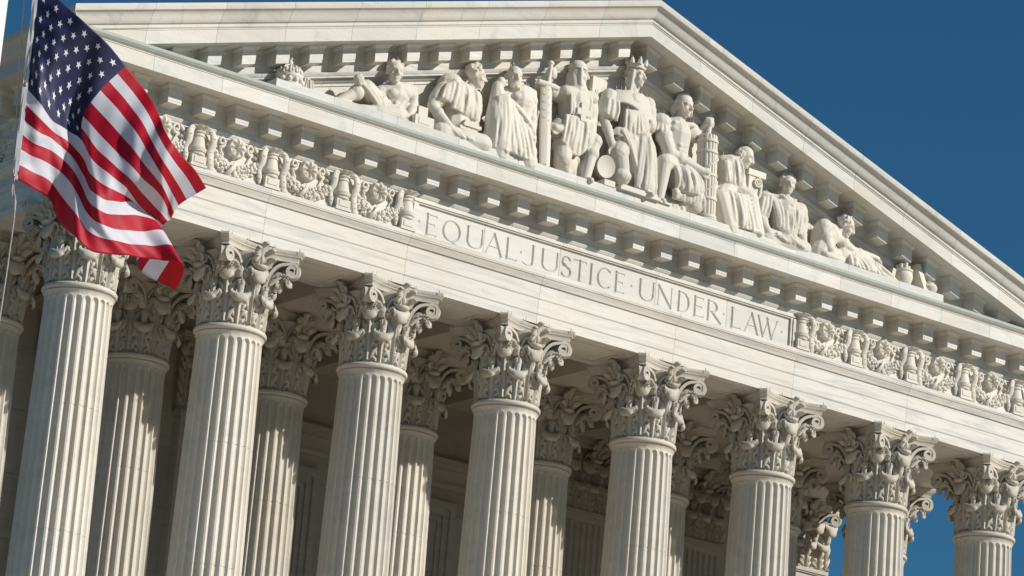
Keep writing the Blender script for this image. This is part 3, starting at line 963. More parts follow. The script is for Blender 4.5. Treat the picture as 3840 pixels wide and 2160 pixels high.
def spiral(sa, sr, sz, ea, er, ez, rad, turns, wid, th, name):
    """scroll that springs from a stalk at angle sa and coils at angle ea (degrees from the face's middle)"""
    pt = lambda a, r, z: Vector((r * math.sin(R(a)), -r * math.cos(R(a)), z))
    s0, c = pt(sa, sr, sz), pt(ea, er, ez)
    h = Vector((c.x - s0.x, c.y - s0.y, 0)); L_ = h.length; h.normalize()
    side = h.cross(Vector((0, 0, 1)))
    pts, wd = [], []
    top = (L_ - 0.10 * L_, ez + rad - sz)
    stem = crom([(0, 0), (0.12 * L_, 0.45 * top[1]), (0.45 * L_, 0.86 * top[1]), (L_, ez + rad - sz)], 14)
    for i, (a, b) in enumerate(stem[:-1]):
        pts.append(s0 + h * a + Vector((0, 0, b))); wd.append(wid * (0.6 + 0.4 * i / 13))
    nk = int(22 * turns)
    for k in range(nk):
        t = k / (nk - 1)
        a = R(90 - 360 * turns * t); r = rad * (1 - 0.80 * t)
        pts.append(c + h * (r * math.cos(a)) + Vector((0, 0, r * math.sin(a))) + side * 0.0); wd.append(wid * (1 - 0.25 * t))
    g = Acc()
    band_tube(g, pts, wd, th, side)
    g.ell(c, (rad * 0.24,) * 3, None, 10, 7)
    # fluted stalk and sheath below
    base = pt(sa, sr - 0.03, 0.55)
    g.tube([base, pt(sa, sr, sz - 0.25), pt(sa, sr + 0.02, sz - 0.02), s0 + Vector((0, 0, 0.05))], [0.05, 0.06, 0.085, 0.05], 10)
    # leaf that backs the scroll
    lf = [s0 + h * (0.15 * L_) + Vector((0, 0, 0.10)), s0 + h * (0.45 * L_) + Vector((0, 0, 0.5 * top[1])), s0 + h * (0.72 * L_) + Vector((0, 0, 0.58 * top[1])),
          s0 + h * (0.88 * L_) + Vector((0, 0, 0.40 * top[1])), s0 + h * (0.90 * L_) + Vector((0, 0, 0.22 * top[1]))]
    g.tube(crom([tuple(p) for p in lf], 10), [wid * .4, wid * .55, wid * .6, wid * .62, wid * .6, wid * .56, wid * .5, wid * .45, wid * .38, wid * .25], 8, 0.35)
    for k in range(1, 9):                       # ruffled lobes along that leaf
        p = V3(crom([tuple(p) for p in lf], 10)[k])
        for e in (-1, 1): g.ell(p + side * (e * wid * 0.5) - Vector((0, 0, 0.012)), (0.032, 0.032, 0.024), None, 7, 5)
    for k in range(3):                          # collar of the stalk
        z_ = sz - 0.05 + 0.035 * k
        for a_ in range(7): g.ell(pt(sa, sr + 0.02, z_) + Vector((0.075 * math.cos(a_ * 0.9), 0.075 * math.sin(a_ * 0.9), 0)), 0.022, None, 6, 5)
    return autosmooth(g.mesh(name), 40)


ME_VOL = [spiral(s * 23, 0.80, 1.02, s * 42.5, 1.26, 1.50, 0.165, 1.75, 0.17, 0.075, 'volute') for s in (1, -1)]
ME_HEL = [spiral(s * 22, 0.80, 1.02, s * 7.5, 0.955, 1.50, 0.095, 1.5, 0.11, 0.05, 'helix') for s in (1, -1)]

def abacus():
    ring = []
    for q in range(4):
        th = q * math.pi / 2
        ca, sa = math.cos(th), math.sin(th)
        corner = 1.13; ch = 0.13
        x0, x1 = -corner + ch, corner - ch
        for k in range(13):
            x = x0 + (x1 - x0) * k / 12
            t = x / x1
            y = -(corner - 0.26 * (1 - t * t))
            ring.append((x * ca - y * sa, x * sa + y * ca))
    n = len(ring)
    lv = [(0.925, 1.70), (0.915, 1.76), (0.94, 1.81), (0.965, 1.825), (0.965, 1.85), (0.985, 1.87), (1.005, 1.91), (1.0, 1.956)]
    v = [(x * s, y * s, z) for s, z in lv for x, y in ring]
    f = [(i * n + k, i * n + (k + 1) % n, (i + 1) * n + (k + 1) % n, (i + 1) * n + k) for i in range(len(lv) - 1) for k in range(n)]
    f += [tuple(range(n - 1, -1, -1)), tuple(range((len(lv) - 1) * n, len(lv) * n))]
    return autosmooth(mesh('abacus', v, f), 35)

ME_ABA = abacus()

def flower():
    """big palmette rising over the middle of each abacus side"""
    g = Acc()
    yb = -0.90
    g.tube([(0, yb + 0.05, 1.08), (0, yb, 1.22), (0, yb - 0.05, 1.36)], [0.05, 0.05, 0.08], 10)
    g.lathe([(0.10, 1.33), (0.15, 1.36), (0.165, 1.40), (0.14, 1.43), (0.12, 1.44)], (0, yb - 0.06, 0), 24, lambda a, z: 1 + 0.08 * math.cos(12 * a))
    for a, l, w_ in ((-58, 0.33, 0.075), (-32, 0.44, 0.085), (0, 0.52, 0.10), (32, 0.44, 0.085), (58, 0.33, 0.075)):
        sx, cz = math.sin(R(a)), math.cos(R(a))
        pts = [(0.06 * sx, yb - 0.03, 1.42), (0.42 * l * sx, yb - 0.10, 1.42 + 0.5 * l * cz), (0.7 * l * sx, yb - 0.16, 1.42 + 0.85 * l * cz), (0.78 * l * sx, yb - 0.25, 1.42 + 0.98 * l * cz),
               (0.78 * l * sx, yb - 0.31, 1.42 + 0.9 * l * cz)]
        P = crom(pts, 12)
        g.tube(P, list(np.interp(np.linspace(0, 1, 12), [0, .4, .75, .92, 1], [0.05, w_, w_ * 0.9, w_ * 0.6, 0.03])), 9, 0.45, (0, 1, 0.2))
    g.ell((0, yb - 0.12, 1.56), (0.05, 0.05, 0.10))
    for s in (-1, 1):
        g.ell((s * 0.10, yb - 0.02, 1.22), (0.07, 0.06, 0.06)); g.ell((s * 0.05, yb - 0.06, 1.14), (0.05, 0.05, 0.05))
    return g.mesh('abacus_flower', True)

ME_FLO = flower()


g = Acc()
rnd = random.Random(4)
def pin(x, y, z, h=0.10):
    g.tube([(x, y, z - 0.03), (x + rnd.uniform(-.015, .015), y + rnd.uniform(-.015, .015), z + h)], 0.0055, 4)
for k in range(8):
    for (a0, r_, z_) in ((22.5 + 45 * k, 0.94, 0.70), (45 * k, 0.99, 1.27)):
        for d in (-6, 0.5, 6):
            a = R(a0 + d); pin(r_ * math.sin(a), -r_ * math.cos(a), z_)
for k in range(4):
    for d in (-42, -39, -20, 20, 39, 42):
        a = R(90 * k + d); r_ = 1.42 if abs(d) > 30 else 0.98 / math.cos(R(d)) * 0.98
        pin(r_ * math.sin(a), -r_ * math.cos(a), 1.94, 0.08)
ME_PINS = g.mesh('bird_spikes')


def make_column(x, y):
    c = obj('column', ME_SHAFT, M['shaft'], house, (x, y, Z0))
    obj('neck_ring', ME_RING, M['shaft'], c)
    obj('capital_bell', ME_BELL, M['capital'], c)
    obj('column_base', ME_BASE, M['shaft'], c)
    for k in range(8):
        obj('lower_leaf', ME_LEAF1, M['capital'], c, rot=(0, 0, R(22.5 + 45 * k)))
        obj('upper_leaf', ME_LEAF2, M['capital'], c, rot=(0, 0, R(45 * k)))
    for k in range(4):
        a = (0, 0, R(90 * k))
        for q in (0, 1):
            obj('volute', ME_VOL[q], M['capital'], c, rot=a)
            obj('helix', ME_HEL[q], M['capital'], c, rot=a)
        obj('abacus_flower', ME_FLO, M['capital'], c, rot=a)
    obj('abacus', ME_ABA, M['capital'], c)
    if y == 0: tag(obj('bird_spikes', ME_PINS, M['steel'], c), kind='stuff')
    return c

for y in (0, YB):
    for x in COLX:
        make_column(x, y)

# pilasters against the back wall
YP = 6.93
def pil_mesh():
    g = Acc()
    hw = 0.74
    nfl = 7
    pitch = 2 * hw / (nfl + 0.35)
    prof = [(-hw, 0.0)]
    for k in range(nfl):
        c = -hw + pitch * (k + 0.675)
        for q in range(7):
            t = -1 + q / 3
            prof.append((c + t * pitch * 0.37, 0.055 * math.sqrt(max(0, 1 - t * t))))
    prof += [(hw, 0.0), (hw, 0.42), (-hw, 0.42)]
    n = len(prof)
    v = [(x, y, z) for z in (FLOOR + 0.6, -0.25) for x, y in prof]
    f = [(k, (k + 1) % n, (k + 1) % n + n, k + n) for k in range(n)]
    g.add(v, f + [tuple(range(n)), tuple(range(2 * n - 1, n - 1, -1))])
    g.box((-hw, 0.0, -0.25), (hw, 0.42, 1.7))
    g.box((-hw - 0.15, -0.15, FLOOR), (hw + 0.15, 0.42, FLOOR + 0.6))
    return g.mesh('pilaster')
ME_PIL = pil_mesh()
g = Acc(); g.box((-0.80, -0.05, -0.10), (0.80, 0.40, -0.06)); g.box((-0.83, -0.085, -0.06), (0.83, 0.40, 0.05))
ME_PRING = g.mesh('neck_moulding')
g = Acc(); g.box((-1.0, -0.22, 1.70), (1.0, 0.36, 1.83)); g.box((-1.06, -0.28, 1.83), (1.06, 0.37, 1.955))
ME_PABA = g.mesh('abacus')
for x in (COLX[0], COLX[1], COLX[2], COLX[5], COLX[6], COLX[7]):
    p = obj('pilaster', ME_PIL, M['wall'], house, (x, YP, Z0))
    obj('neck_moulding', ME_PRING, M['wall'], p)
    obj('abacus', ME_PABA, M['capital'], p)
    for k in range(3):
        obj('lower_leaf', ME_LEAF1, M['capital'], p, (-0.48 + 0.48 * k, 0.70, 0))
    for k in range(4):
        obj('upper_leaf', ME_LEAF2, M['capital'], p, (-0.72 + 0.48 * k, 0.73, 0))
    for q, s in ((0, 1), (1, -1)):
        obj('volute', ME_VOL[q], M['capital'], p, (0, 0.72, 0)); obj('helix', ME_HEL[q], M['capital'], p, (0, 0.72, 0))
    obj('abacus_flower', ME_FLO, M['capital'], p, (0, 0.72, 0))

# ------------------------------------------------------------------ pediment sculpture
J_youth=dict(head=(-6.98,-1.2,6.78),neck=(-6.85,-1.1,6.49),chest=(-6.82,-1.05,6.23),pel=(-6.89,-1.05,5.79),shL=(-7.22,-1.05,6.25),elL=(-7.42,-1.15,5.85),haL=(-8.03,-1.3,6.28),shR=(-6.4,-1.05,6.52),elR=(-6.31,-1.1,6.21),haR=(-6.59,-1.35,5.7),hipL=(-7.04,-1.05,5.82),knL=(-7.72,-1.2,6.19),ftL=(-8.61,-1.2,5.54),knR=(-8.24,-1.35,5.57),hipR=(-6.94,-1.35,5.68),ftR=(-8.45,-1.35,5.51),bk0=(-6.52,-1.45,5.64),bk1=(-6.1,-1.45,5.58))
J_tunic=dict(head=(-4.65,-1.15,7.37),neck=(-4.75,-1.05,6.98),chest=(-5.03,-1.0,6.69),pel=(-5.04,-1.0,6.03),shL=(-5.5,-1.1,6.76),elL=(-5.84,-1.2,6.28),haL=(-5.43,-1.45,5.77),shR=(-4.58,-1.05,6.87),elR=(-4.57,-1.15,6.39),haR=(-4.69,-1.3,6.09),hump=(-5.24,-1.0,6.99),knL=(-5.61,-1.3,5.67),knR=(-4.52,-1.45,5.64),lap=(-5.07,-1.35,5.65),bk=(-4.99,-1.4,5.98))
J_beard=dict(head=(-3.57,-1.2,7.65),neck=(-3.42,-1.1,7.38),chest=(-3.28,-1.05,7.14),pel=(-3.24,-1.0,6.52),shL=(-3.67,-1.05,7.23),clT=(-3.99,-1.15,7.31),clK=(-4.11,-1.35,6.57),shR=(-2.89,-1.0,7.44),elR=(-2.88,-1.1,6.94),haR=(-2.94,-1.25,6.38),knL=(-4.1,-1.35,6.5),ftL=(-4.01,-1.35,5.61),knR=(-3.41,-1.3,6.28),ftR=(-3.18,-1.4,5.56),b1=(-3.72,-1.45,5.5),b0=(-4.21,-1.3,5.63),sideT=(-2.77,-1.1,6.3),sideB=(-2.79,-1.2,5.67))
J_knight=dict(head=(-1.63,-1.15,8.27),neck=(-1.6,-1.1,7.94),chest=(-1.62,-1.05,7.54),pel=(-1.63,-1.05,6.86),shL=(-2.02,-1.0,7.67),elL=(-2.6,-1.0,7.71),haL=(-2.46,-1.15,8.05),shR=(-1.17,-1.05,7.76),elR=(-1.13,-1.15,7.18),haR=(-2.28,-1.4,6.65),hipL=(-1.88,-1.1,6.64),knL=(-2.09,-1.4,5.95),ftL=(-1.91,-1.1,5.76),hipR=(-1.4,-1.1,6.78),knR=(-1.16,-1.35,6.65),ftR=(-1.42,-1.45,5.56),swT=(-2.51,-1.2,8.3),swG=(-2.63,-1.3,7.7),swB=(-2.59,-1.45,5.51),gL=(-2.93,-1.3,7.71),gR=(-2.32,-1.3,7.68))
J_queen=dict(head=(0.14,-1.15,8.73),neck=(0.12,-1.1,8.32),chest=(0.12,-1.05,8.06),waist=(0.1,-1.05,7.64),pel=(0.13,-1.05,7.28),shL=(-0.53,-1.0,8.06),elL=(-0.7,-1.1,7.41),haL=(-0.6,-1.4,6.62),shR=(0.68,-1.0,8.19),elR=(0.71,-1.1,7.6),haR=(-0.23,-1.35,7.14),knL=(-0.43,-1.4,6.54),ftL=(-0.21,-1.35,5.97),knR=(0.3,-1.4,7.04),ftR=(0.42,-1.45,5.98),bowl=(-0.84,-1.5,6.08),disc=(0.13,-1.4,7.47),bench0=(-0.89,-1.5,5.58),bench1=(-0.18,-1.5,5.64),crown=(0.1,-1.15,9.03),tablet0=(-0.82,-0.85,8.46),tablet1=(-0.76,-0.85,7.79))
J_soldier=dict(head=(1.71,-1.15,8.37),neck=(1.66,-1.1,8.02),chest=(1.57,-1.05,7.63),waist=(1.53,-1.05,7.15),pel=(1.58,-1.05,6.83),shL=(1.05,-1.05,7.79),elL=(1.24,-1.3,7.02),haL=(2.15,-1.5,6.76),shR=(2.11,-0.95,7.87),elR=(2.41,-0.95,7.82),haR=(2.52,-1.15,8.18),knL=(1.02,-1.4,6.71),ftL=(0.89,-1.45,5.64),knR=(2.06,-1.35,5.9),hipR=(1.64,-1.15,6.56),fasT=(2.39,-1.25,7.8),fasB=(2.47,-1.3,5.63),fasR=(2.68,-1.25,7.88),ped=(1.04,-1.45,5.58))
J_thinker=dict(head=(3.78,-1.15,7.65),neck=(3.59,-1.05,7.43),chest=(3.38,-1.0,7.23),pel=(3.45,-1.0,6.71),shL=(3.23,-1.0,7.34),elR=(3.6,-1.3,6.68),haR=(3.46,-1.2,7.49),shR=(3.61,-1.05,7.28),elL=(3.47,-1.15,6.72),haL=(3.63,-1.3,6.65),knL=(2.94,-1.3,6.28),knR=(3.8,-1.35,6.49),ftL=(3.19,-1.35,5.57),ftR=(4.11,-1.35,5.65),chT=(4.28,-0.95,7.36),chB=(4.29,-0.95,6.63),chR=(4.52,-0.95,7.39))
J_shirt=dict(head=(5.24,-1.15,7.3),neck=(5.2,-1.1,6.91),chest=(5.17,-1.05,6.6),pel=(5.24,-1.05,6.04),shL=(4.63,-1.0,6.78),elL=(4.36,-1.15,6.22),haL=(4.54,-1.4,5.76),shR=(5.8,-1.0,6.78),elR=(5.75,-1.15,6.23),haR=(5.71,-1.4,5.74),knL=(4.51,-1.35,5.56),knR=(5.64,-1.4,5.65),lap=(5.1,-1.4,5.63),scr0=(4.7,-1.45,5.78),scr1=(5.39,-1.45,5.8))
J_bent=dict(head=(7.24,-1.2,6.7),neck=(6.97,-1.1,6.51),chest=(6.67,-1.05,6.33),pel=(6.51,-1.05,5.82),shL=(6.52,-1.15,6.46),elL=(6.62,-1.3,5.95),haL=(6.78,-1.45,5.6),shR=(7.07,-1.05,6.39),elR=(7.56,-1.15,6.14),haR=(8.22,-1.25,6.11),hipR=(6.72,-1.1,5.78),knR=(7.89,-1.2,5.94),ftR=(9.17,-1.35,5.52),knL=(7.46,-1.3,5.58),clo=(6.3,-1.4,5.54))
V = Vector
def up(p): return V((p[0], p[1], p[2]))


def remesh(name, acc, voxel=0.022, smooth=2):
    """one continuous carved surface out of the overlapping volumes"""
    me = acc.mesh(name)
    o = bpy.data.objects.new(name, me); COL.objects.link(o)
    md = o.modifiers.new('r', 'REMESH'); md.mode = 'VOXEL'; md.voxel_size = voxel; md.use_smooth_shade = True
    sm = o.modifiers.new('s', 'SMOOTH'); sm.factor = 0.5; sm.iterations = smooth
    dg = bpy.context.evaluated_depsgraph_get()
    out = bpy.data.meshes.new_from_object(o.evaluated_get(dg))
    bpy.data.objects.remove(o); bpy.data.meshes.remove(me)
    out.name = name
    out.polygons.foreach_set('use_smooth', [True] * len(out.polygons))
    return out


def head(g, c, yaw=0, tilt=0, roll=0, s=1.0, hair='short', beard=False, seed=1):
    """carved head; yaw turns the face towards +X, tilt > 0 looks down"""
    Rm = Matrix.Rotation(R(yaw), 3, 'Z') @ Matrix.Rotation(R(tilt), 3, 'X') @ Matrix.Rotation(R(roll), 3, 'Y')
    c = V(c)
    T = lambda x, y, z: c + Rm @ V((x * s, y * s, z * s))
    E = lambda p, r: g.ell(T(*p), tuple(k * s for k in (r if hasattr(r, '__len__') else (r,) * 3)), Rm, 14, 10)
    K = lambda p, q, a, b: g.caps(T(*p), T(*q), a * s, b * s)
    E((0, 0.03, 0.07), (0.185, 0.225, 0.20)); E((0, -0.06, -0.08), (0.145, 0.145, 0.20))
    E((0, -0.125, -0.01), (0.145, 0.075, 0.15)); E((0, -0.145, -0.225), (0.07, 0.06, 0.05))
    K((-0.115, -0.165, 0.065), (-0.03, -0.205, 0.06), 0.026, 0.030); K((0.115, -0.165, 0.065), (0.03, -0.205, 0.06), 0.026, 0.030)
    K((0, -0.205, 0.05), (0, -0.262, -0.06), 0.026, 0.036); E((0.033, -0.225, -0.068), 0.026); E((-0.033, -0.225, -0.068), 0.026)
    for e in (-1, 1):
        E((e * 0.07, -0.178, 0.02), (0.034, 0.022, 0.022)); E((e * 0.10, -0.135, -0.07), (0.055, 0.06, 0.055))
        E((e * 0.185, 0.03, -0.02), (0.028, 0.055, 0.075))
    K((-0.05, -0.195, -0.125), (0.05, -0.195, -0.125), 0.018, 0.018); K((-0.04, -0.192, -0.16), (0.04, -0.192, -0.16), 0.020, 0.020)
    rnd = random.Random(seed)
    if hair in ('short', 'curly', 'long'):
        E((0, 0.065, 0.10), (0.205, 0.22, 0.20))
        for k in range(70 if hair != 'short' else 46):
            a, b = rnd.uniform(-2.3, 2.3), rnd.uniform(-0.15, 1.35)
            p = (0.205 * math.cos(b) * math.sin(a), 0.055 + 0.225 * math.cos(b) * math.cos(a), 0.10 + 0.20 * math.sin(b))
            if p[1] < -0.09 and p[2] < 0.2: continue
            E(p, (rnd.uniform(0.025, 0.045), rnd.uniform(0.025, 0.045), rnd.uniform(0.03, 0.05)))
    if hair == 'long':
        for e in (-1, 1):
            K((e * 0.18, 0.0, 0.02), (e * 0.19, 0.02, -0.42), 0.06, 0.04); K((e * 0.15, 0.08, 0.0), (e * 0.16, 0.08, -0.36), 0.07, 0.05)
    if hair == 'bald':
        for k in range(24):
            a = rnd.choice((-1, 1)) * rnd.uniform(0.2, 1.5)
            E((0.19 * math.sin(a), 0.04 + 0.21 * math.cos(a), rnd.uniform(-0.06, 0.08)), 0.04)
    if beard:
        E((0, -0.13, -0.21), (0.12, 0.095, 0.11)); K((-0.075, -0.205, -0.115), (0.0, -0.235, -0.095), 0.024, 0.03); K((0.075, -0.205, -0.115), (0.0, -0.235, -0.095), 0.024, 0.03)
        for k in range(22):
            a = rnd.uniform(-1.2, 1.2); E((0.12 * math.sin(a), -0.13 - 0.09 * math.cos(a), -0.20 + rnd.uniform(-0.09, 0.04)), (0.03, 0.03, 0.045))
    return T


def limb(g, a, b, c, r, muscle=True):
    """two-segment limb a-b-c with tapering radii r = (start, before joint, after joint, end)"""
    a, b, c = V(a), V(b), V(c)
    r = tuple(1.07 * k for k in r)
    g.caps(a, b, r[0], r[1]); g.caps(b, c, r[2], r[3])
    if muscle:
        g.ell(a.lerp(b, 0.42), r[0] * 1.04); g.ell(b.lerp(c, 0.30), r[2] * 1.06)


def hand(g, p, d, curl=0.4, s=1.0, spread=(1, 0, 0), palm=(0, -1, 0)):
    """palm plus five fingers; d: pointing direction, spread: across the knuckles"""
    p, d = V(p), V(d).normalized()
    sp = V(spread); sp = (sp - d * sp.dot(d)).normalized(); pn = d.cross(sp)
    if pn.dot(V(palm)) < 0: pn = -pn
    g.caps(p - d * 0.02 * s, p + d * 0.10 * s, 0.085 * s, 0.095 * s)
    for k, ln in enumerate((0.17, 0.20, 0.19, 0.15)):
        b = p + d * 0.13 * s + sp * ((k - 1.5) * 0.052 * s)
        m1 = b + (d * math.cos(curl * 0.7) - pn * math.sin(curl * 0.7)) * ln * 0.5 * s
        m2 = m1 + (d * math.cos(curl * 1.8) - pn * math.sin(curl * 1.8)) * ln * 0.5 * s
        g.caps(b, m1, 0.030 * s, 0.027 * s); g.caps(m1, m2, 0.027 * s, 0.022 * s)
    b = p + sp * (-0.085 * s); m1 = b + (d * 0.8 - sp * 0.6).normalized() * 0.10 * s
    g.caps(b, m1, 0.034 * s, 0.030 * s); g.caps(m1, m1 + d * 0.08 * s, 0.029 * s, 0.024 * s)


def fist(g, p, axis, s=1.0):
    """fingers closed round a shaft that runs along axis"""
    p, ax = V(p), V(axis).normalized()
    g.ell(p, (0.125 * s, 0.12 * s, 0.14 * s))
    f = V((0, -1, 0)); sd = ax.cross(f).normalized()
    for k in range(4):
        q = p + ax * ((k - 1.5) * 0.056 * s)
        e = (0.0, 0.018, 0.012, -0.012)[k] * s
        g.caps(q - sd * 0.10 * s + f * 0.04 * s, q - sd * 0.03 * s + f * (0.105 * s + e), 0.034 * s, 0.034 * s)
        g.caps(q - sd * 0.03 * s + f * (0.105 * s + e), q + sd * 0.075 * s + f * (0.085 * s + e), 0.034 * s, 0.028 * s)
    g.caps(p + ax * 0.10 * s - sd * 0.06 * s + f * 0.06 * s, p + ax * 0.12 * s + sd * 0.06 * s + f * 0.09 * s, 0.034 * s, 0.028 * s)


def folds(g, top, bot, n, r=0.05, bulge=0.06, r1=None, out=(0, -1, 0), seed=0):
    """cloth ridges hanging from polyline top to polyline bot"""
    rnd = random.Random(seed)
    ts = sorted(min(1, max(0, (k + rnd.uniform(-0.32, 0.32)) / (n - 1))) for k in range(n))
    T_, B_ = crom(np.array(top), 33), crom(np.array(bot), 33)
    for k in range(2 * n + 1):                        # the cloth between the ridges
        a, b = V(T_[int(32 * k / (2 * n))]), V(B_[int(32 * k / (2 * n))])
        mid = a.lerp(b, 0.5) + V(out) * bulge * 0.45
        off = V(out) * -0.03
        g.tube([tuple(V(p) + off) for p in crom([tuple(a), tuple(mid), tuple(b)], 7)], r * 0.95, 7)
    for k in range(n):
        a = V(T_[int(round(ts[k] * 32))])
        tb = min(1, max(0, ts[k] + rnd.uniform(-0.06, 0.06)))
        b = V(B_[int(round(tb * 32))])
        mid = a.lerp(b, rnd.uniform(0.35, 0.65)) + V(out) * bulge * rnd.uniform(0.2, 1.3) + V((rnd.uniform(-0.04, 0.04), 0, 0))
        P = crom([tuple(a), tuple(mid), tuple(b)], 9)
        q, q1 = r * rnd.uniform(0.55, 1.35), (r1 or r) * rnd.uniform(0.6, 1.35)
        rr = list(np.linspace(q, q1, 9)); rr[0] *= 0.35; rr[-1] *= 0.45
        g.tube([tuple(p) for p in P], rr, 8)


def sheet(g, rows, r=0.05, n=9, m_=9):
    """thick draped cloth through rows of points"""
    rows = [crom(np.array(q), n) for q in rows]
    A_ = np.array(rows)
    for k in range(n):
        P = crom(A_[:, k], m_)
        g.tube([tuple(p) for p in P], r, 6)
    for i in range(m_):
        t = i / (m_ - 1) * (len(rows) - 1); j = min(int(t), len(rows) - 2)
        P = A_[j] * (1 - (t - j)) + A_[j + 1] * (t - j)
        g.tube([tuple(p) for p in P], r * 0.98, 6)


def torso(g, J, r_chest=0.33, r_waist=0.27, bare=False, female=False):
    r_chest, r_waist = r_chest * 1.1, r_waist * 1.1
    sl, sr, ch, pe, nk = V(J['shL']), V(J['shR']), V(J['chest']), V(J['pel']), V(J['neck'])
    top = sl.lerp(sr, 0.5)
    g.caps(sl, sr, 0.18, 0.18)
    g.caps(sl.lerp(sr, 0.22), sl.lerp(sr, 0.78), 0.23, 0.23)
    g.caps(top.lerp(ch, 0.5), ch, r_chest * 0.95, r_chest)
    wa = ch.lerp(pe, 0.55)
    g.caps(ch, wa, r_chest, r_waist); g.caps(wa, pe, r_waist, r_waist * 1.12)
    g.caps(top + V((0, 0, 0.02)), nk, 0.15, 0.135); g.caps(nk, V(J['head']) + V((0, 0.05, -0.1)), 0.125, 0.12)
    g.caps(sl, nk, 0.12, 0.09); g.caps(sr, nk, 0.12, 0.09)
    ax = (sr - sl).normalized()
    if bare:
        for e in (-1, 1):
            g.ell(ch + ax * (0.16 * e) + V((0, -0.20, 0.06)), (0.185, 0.13, 0.13))
            for k in range(3):
                g.ell(ch.lerp(pe, 0.42 + 0.17 * k) + ax * (0.075 * e) + V((0, -r_waist * 0.93, 0)), (0.075, 0.045, 0.06))
            g.caps(nk + V((0, -0.10, -0.06)), (sl if e < 0 else sr) + V((0, -0.14, 0.05)), 0.035, 0.03)


def statue(name, label, acc, voxel=0.02, smooth=2, mat='statue'):
    me = remesh(name, acc, voxel, smooth)
    o = obj(name, me, M[mat], None, (0, 0, Z0))
    n = len(me.vertices)                              # wire pins against birds on the upper surfaces
    co = np.zeros(n * 3); no = np.zeros(n * 3)
    me.vertices.foreach_get('co', co); me.vertices.foreach_get('normal', no)
    co, no = co.reshape(-1, 3), no.reshape(-1, 3)
    cand = np.where((no[:, 2] > 0.75) & (co[:, 2] > 5.75))[0]
    if len(cand):
        rs = np.random.RandomState(len(name)); pk = rs.choice(cand, 34)
        a = Acc()
        for i in pk:
            d = no[i] * 0.5 + np.array([0, 0, 0.7]) + rs.uniform(-0.25, 0.25, 3); d /= np.linalg.norm(d)
            a.tube([co[i] - d * 0.02, co[i] + d * 0.085], 0.0042, 4)
        tag(obj('bird_spikes', a.mesh('bird_spikes'), M['steel'], o), kind='stuff')
    return tag(o, label, 'statue', 'carved figures in the pediment')


def prop(name, acc, parent, ang=40):
    me = acc.mesh(name) if isinstance(acc, Acc) else acc
    autosmooth(me, ang)
    return obj(name, me, M['statue'], parent)


# --- reclining youth
J = J_youth; g = Acc()
torso(g, J, 0.32, 0.26, bare=True)
head(g, J['head'], yaw=-14, tilt=6, hair='short', seed=3)
limb(g, J['shR'], J['elR'], J['haR'], (0.15, 0.115, 0.115, 0.08)); hand(g, J['haR'], (-0.15, -0.3, -1), 0.5, 1.0)
limb(g, J['shL'], J['elL'], J['haL'], (0.15, 0.115, 0.115, 0.08)); fist(g, J['haL'], (0.5, 0, -0.8))
limb(g, J['hipL'], J['knL'], J['ftL'], (0.24, 0.19, 0.17, 0.09)); g.caps(J['ftL'], V(J['ftL']) + V((-0.22, -0.05, 0.02)), 0.08, 0.06)
g.caps(J['hipR'], V(J['hipR']) + V((-0.5, 0, -0.05)), 0.24, 0.2); g.caps(V(J['hipR']) + V((-0.5, 0, -0.05)), J['ftR'], 0.17, 0.08)
folds(g, [(-7.95, -1.36, 6.2), (-7.75, -1.38, 6.22)], [(-7.45, -1.38, 5.72), (-7.2, -1.40, 5.8)], 6, 0.04, 0.02)
folds(g, [(-7.45, -1.36, 6.0), (-7.25, -1.38, 5.95)], [(-7.6, -1.4, 5.55), (-7.0, -1.42, 5.5)], 7, 0.045, 0.05)
folds(g, [(-7.3, -1.38, 5.85), (-7.2, -1.42, 5.75)], [(-6.75, -1.38, 5.95), (-6.6, -1.4, 5.75)], 4, 0.05, 0.04)
g.caps((-8.7, -1.25, 5.55), (-6.5, -1.25, 5.55), 0.16, 0.2)
st = statue('reclining_youth', 'bare chested reclining stone youth with raised knee and a twist of cloth in his fist', g)
b = Acc(); b.box((-6.55, -1.58, 5.57), (-6.02, -1.2, 5.82)); b.box((-6.45, -1.592, 5.62), (-6.13, -1.57, 5.77)); b.box((-6.28, -1.3, 5.75), (-6.02, -0.9, 6.15))
prop('stone_block', b, st)

# --- leaning man in a tunic
J = J_tunic; g = Acc()
torso(g, J, 0.40, 0.34)
g.ell(J['hump'], (0.36, 0.30, 0.30)); g.caps(J['hump'], J['chest'], 0.32, 0.4); g.caps(J['hump'], J['neck'], 0.25, 0.14)
T = head(g, J['head'], yaw=62, tilt=8, hair='curly', seed=5)
limb(g, J['shL'], J['elL'], J['haL'], (0.20, 0.13, 0.13, 0.09)); hand(g, J['haL'], (0.8, -0.2, -0.45), 0.35, 1.1, (0, -0.3, 1))
g.caps(J['shL'], V(J['shL']).lerp(V(J['elL']), 0.6), 0.23, 0.21)
limb(g, J['shR'], J['elR'], J['haR'], (0.18, 0.13, 0.12, 0.09)); hand(g, J['haR'], (-0.5, -0.4, -0.6), 0.4)
g.caps(J['shR'], V(J['shR']).lerp(V(J['elR']), 0.75), 0.20, 0.18)
folds(g, [(-5.3, -1.38, 7.0), (-4.75, -1.32, 6.98)], [(-5.45, -1.44, 6.3), (-4.65, -1.38, 6.2)], 10, 0.04, 0.06, seed=2)
folds(g, [(-5.55, -1.32, 6.9), (-5.3, -1.34, 7.05)], [(-5.75, -1.42, 6.45), (-5.4, -1.42, 6.4)], 6, 0.035, 0.04, seed=3)
g.caps(J['knL'], J['lap'], 0.25, 0.25); g.caps(J['lap'], J['knR'], 0.27, 0.25); g.ell(J['knR'], (0.25, 0.22, 0.26))
g.caps((-5.6, -1.1, 5.75), (-4.5, -1.1, 5.75), 0.28, 0.26)
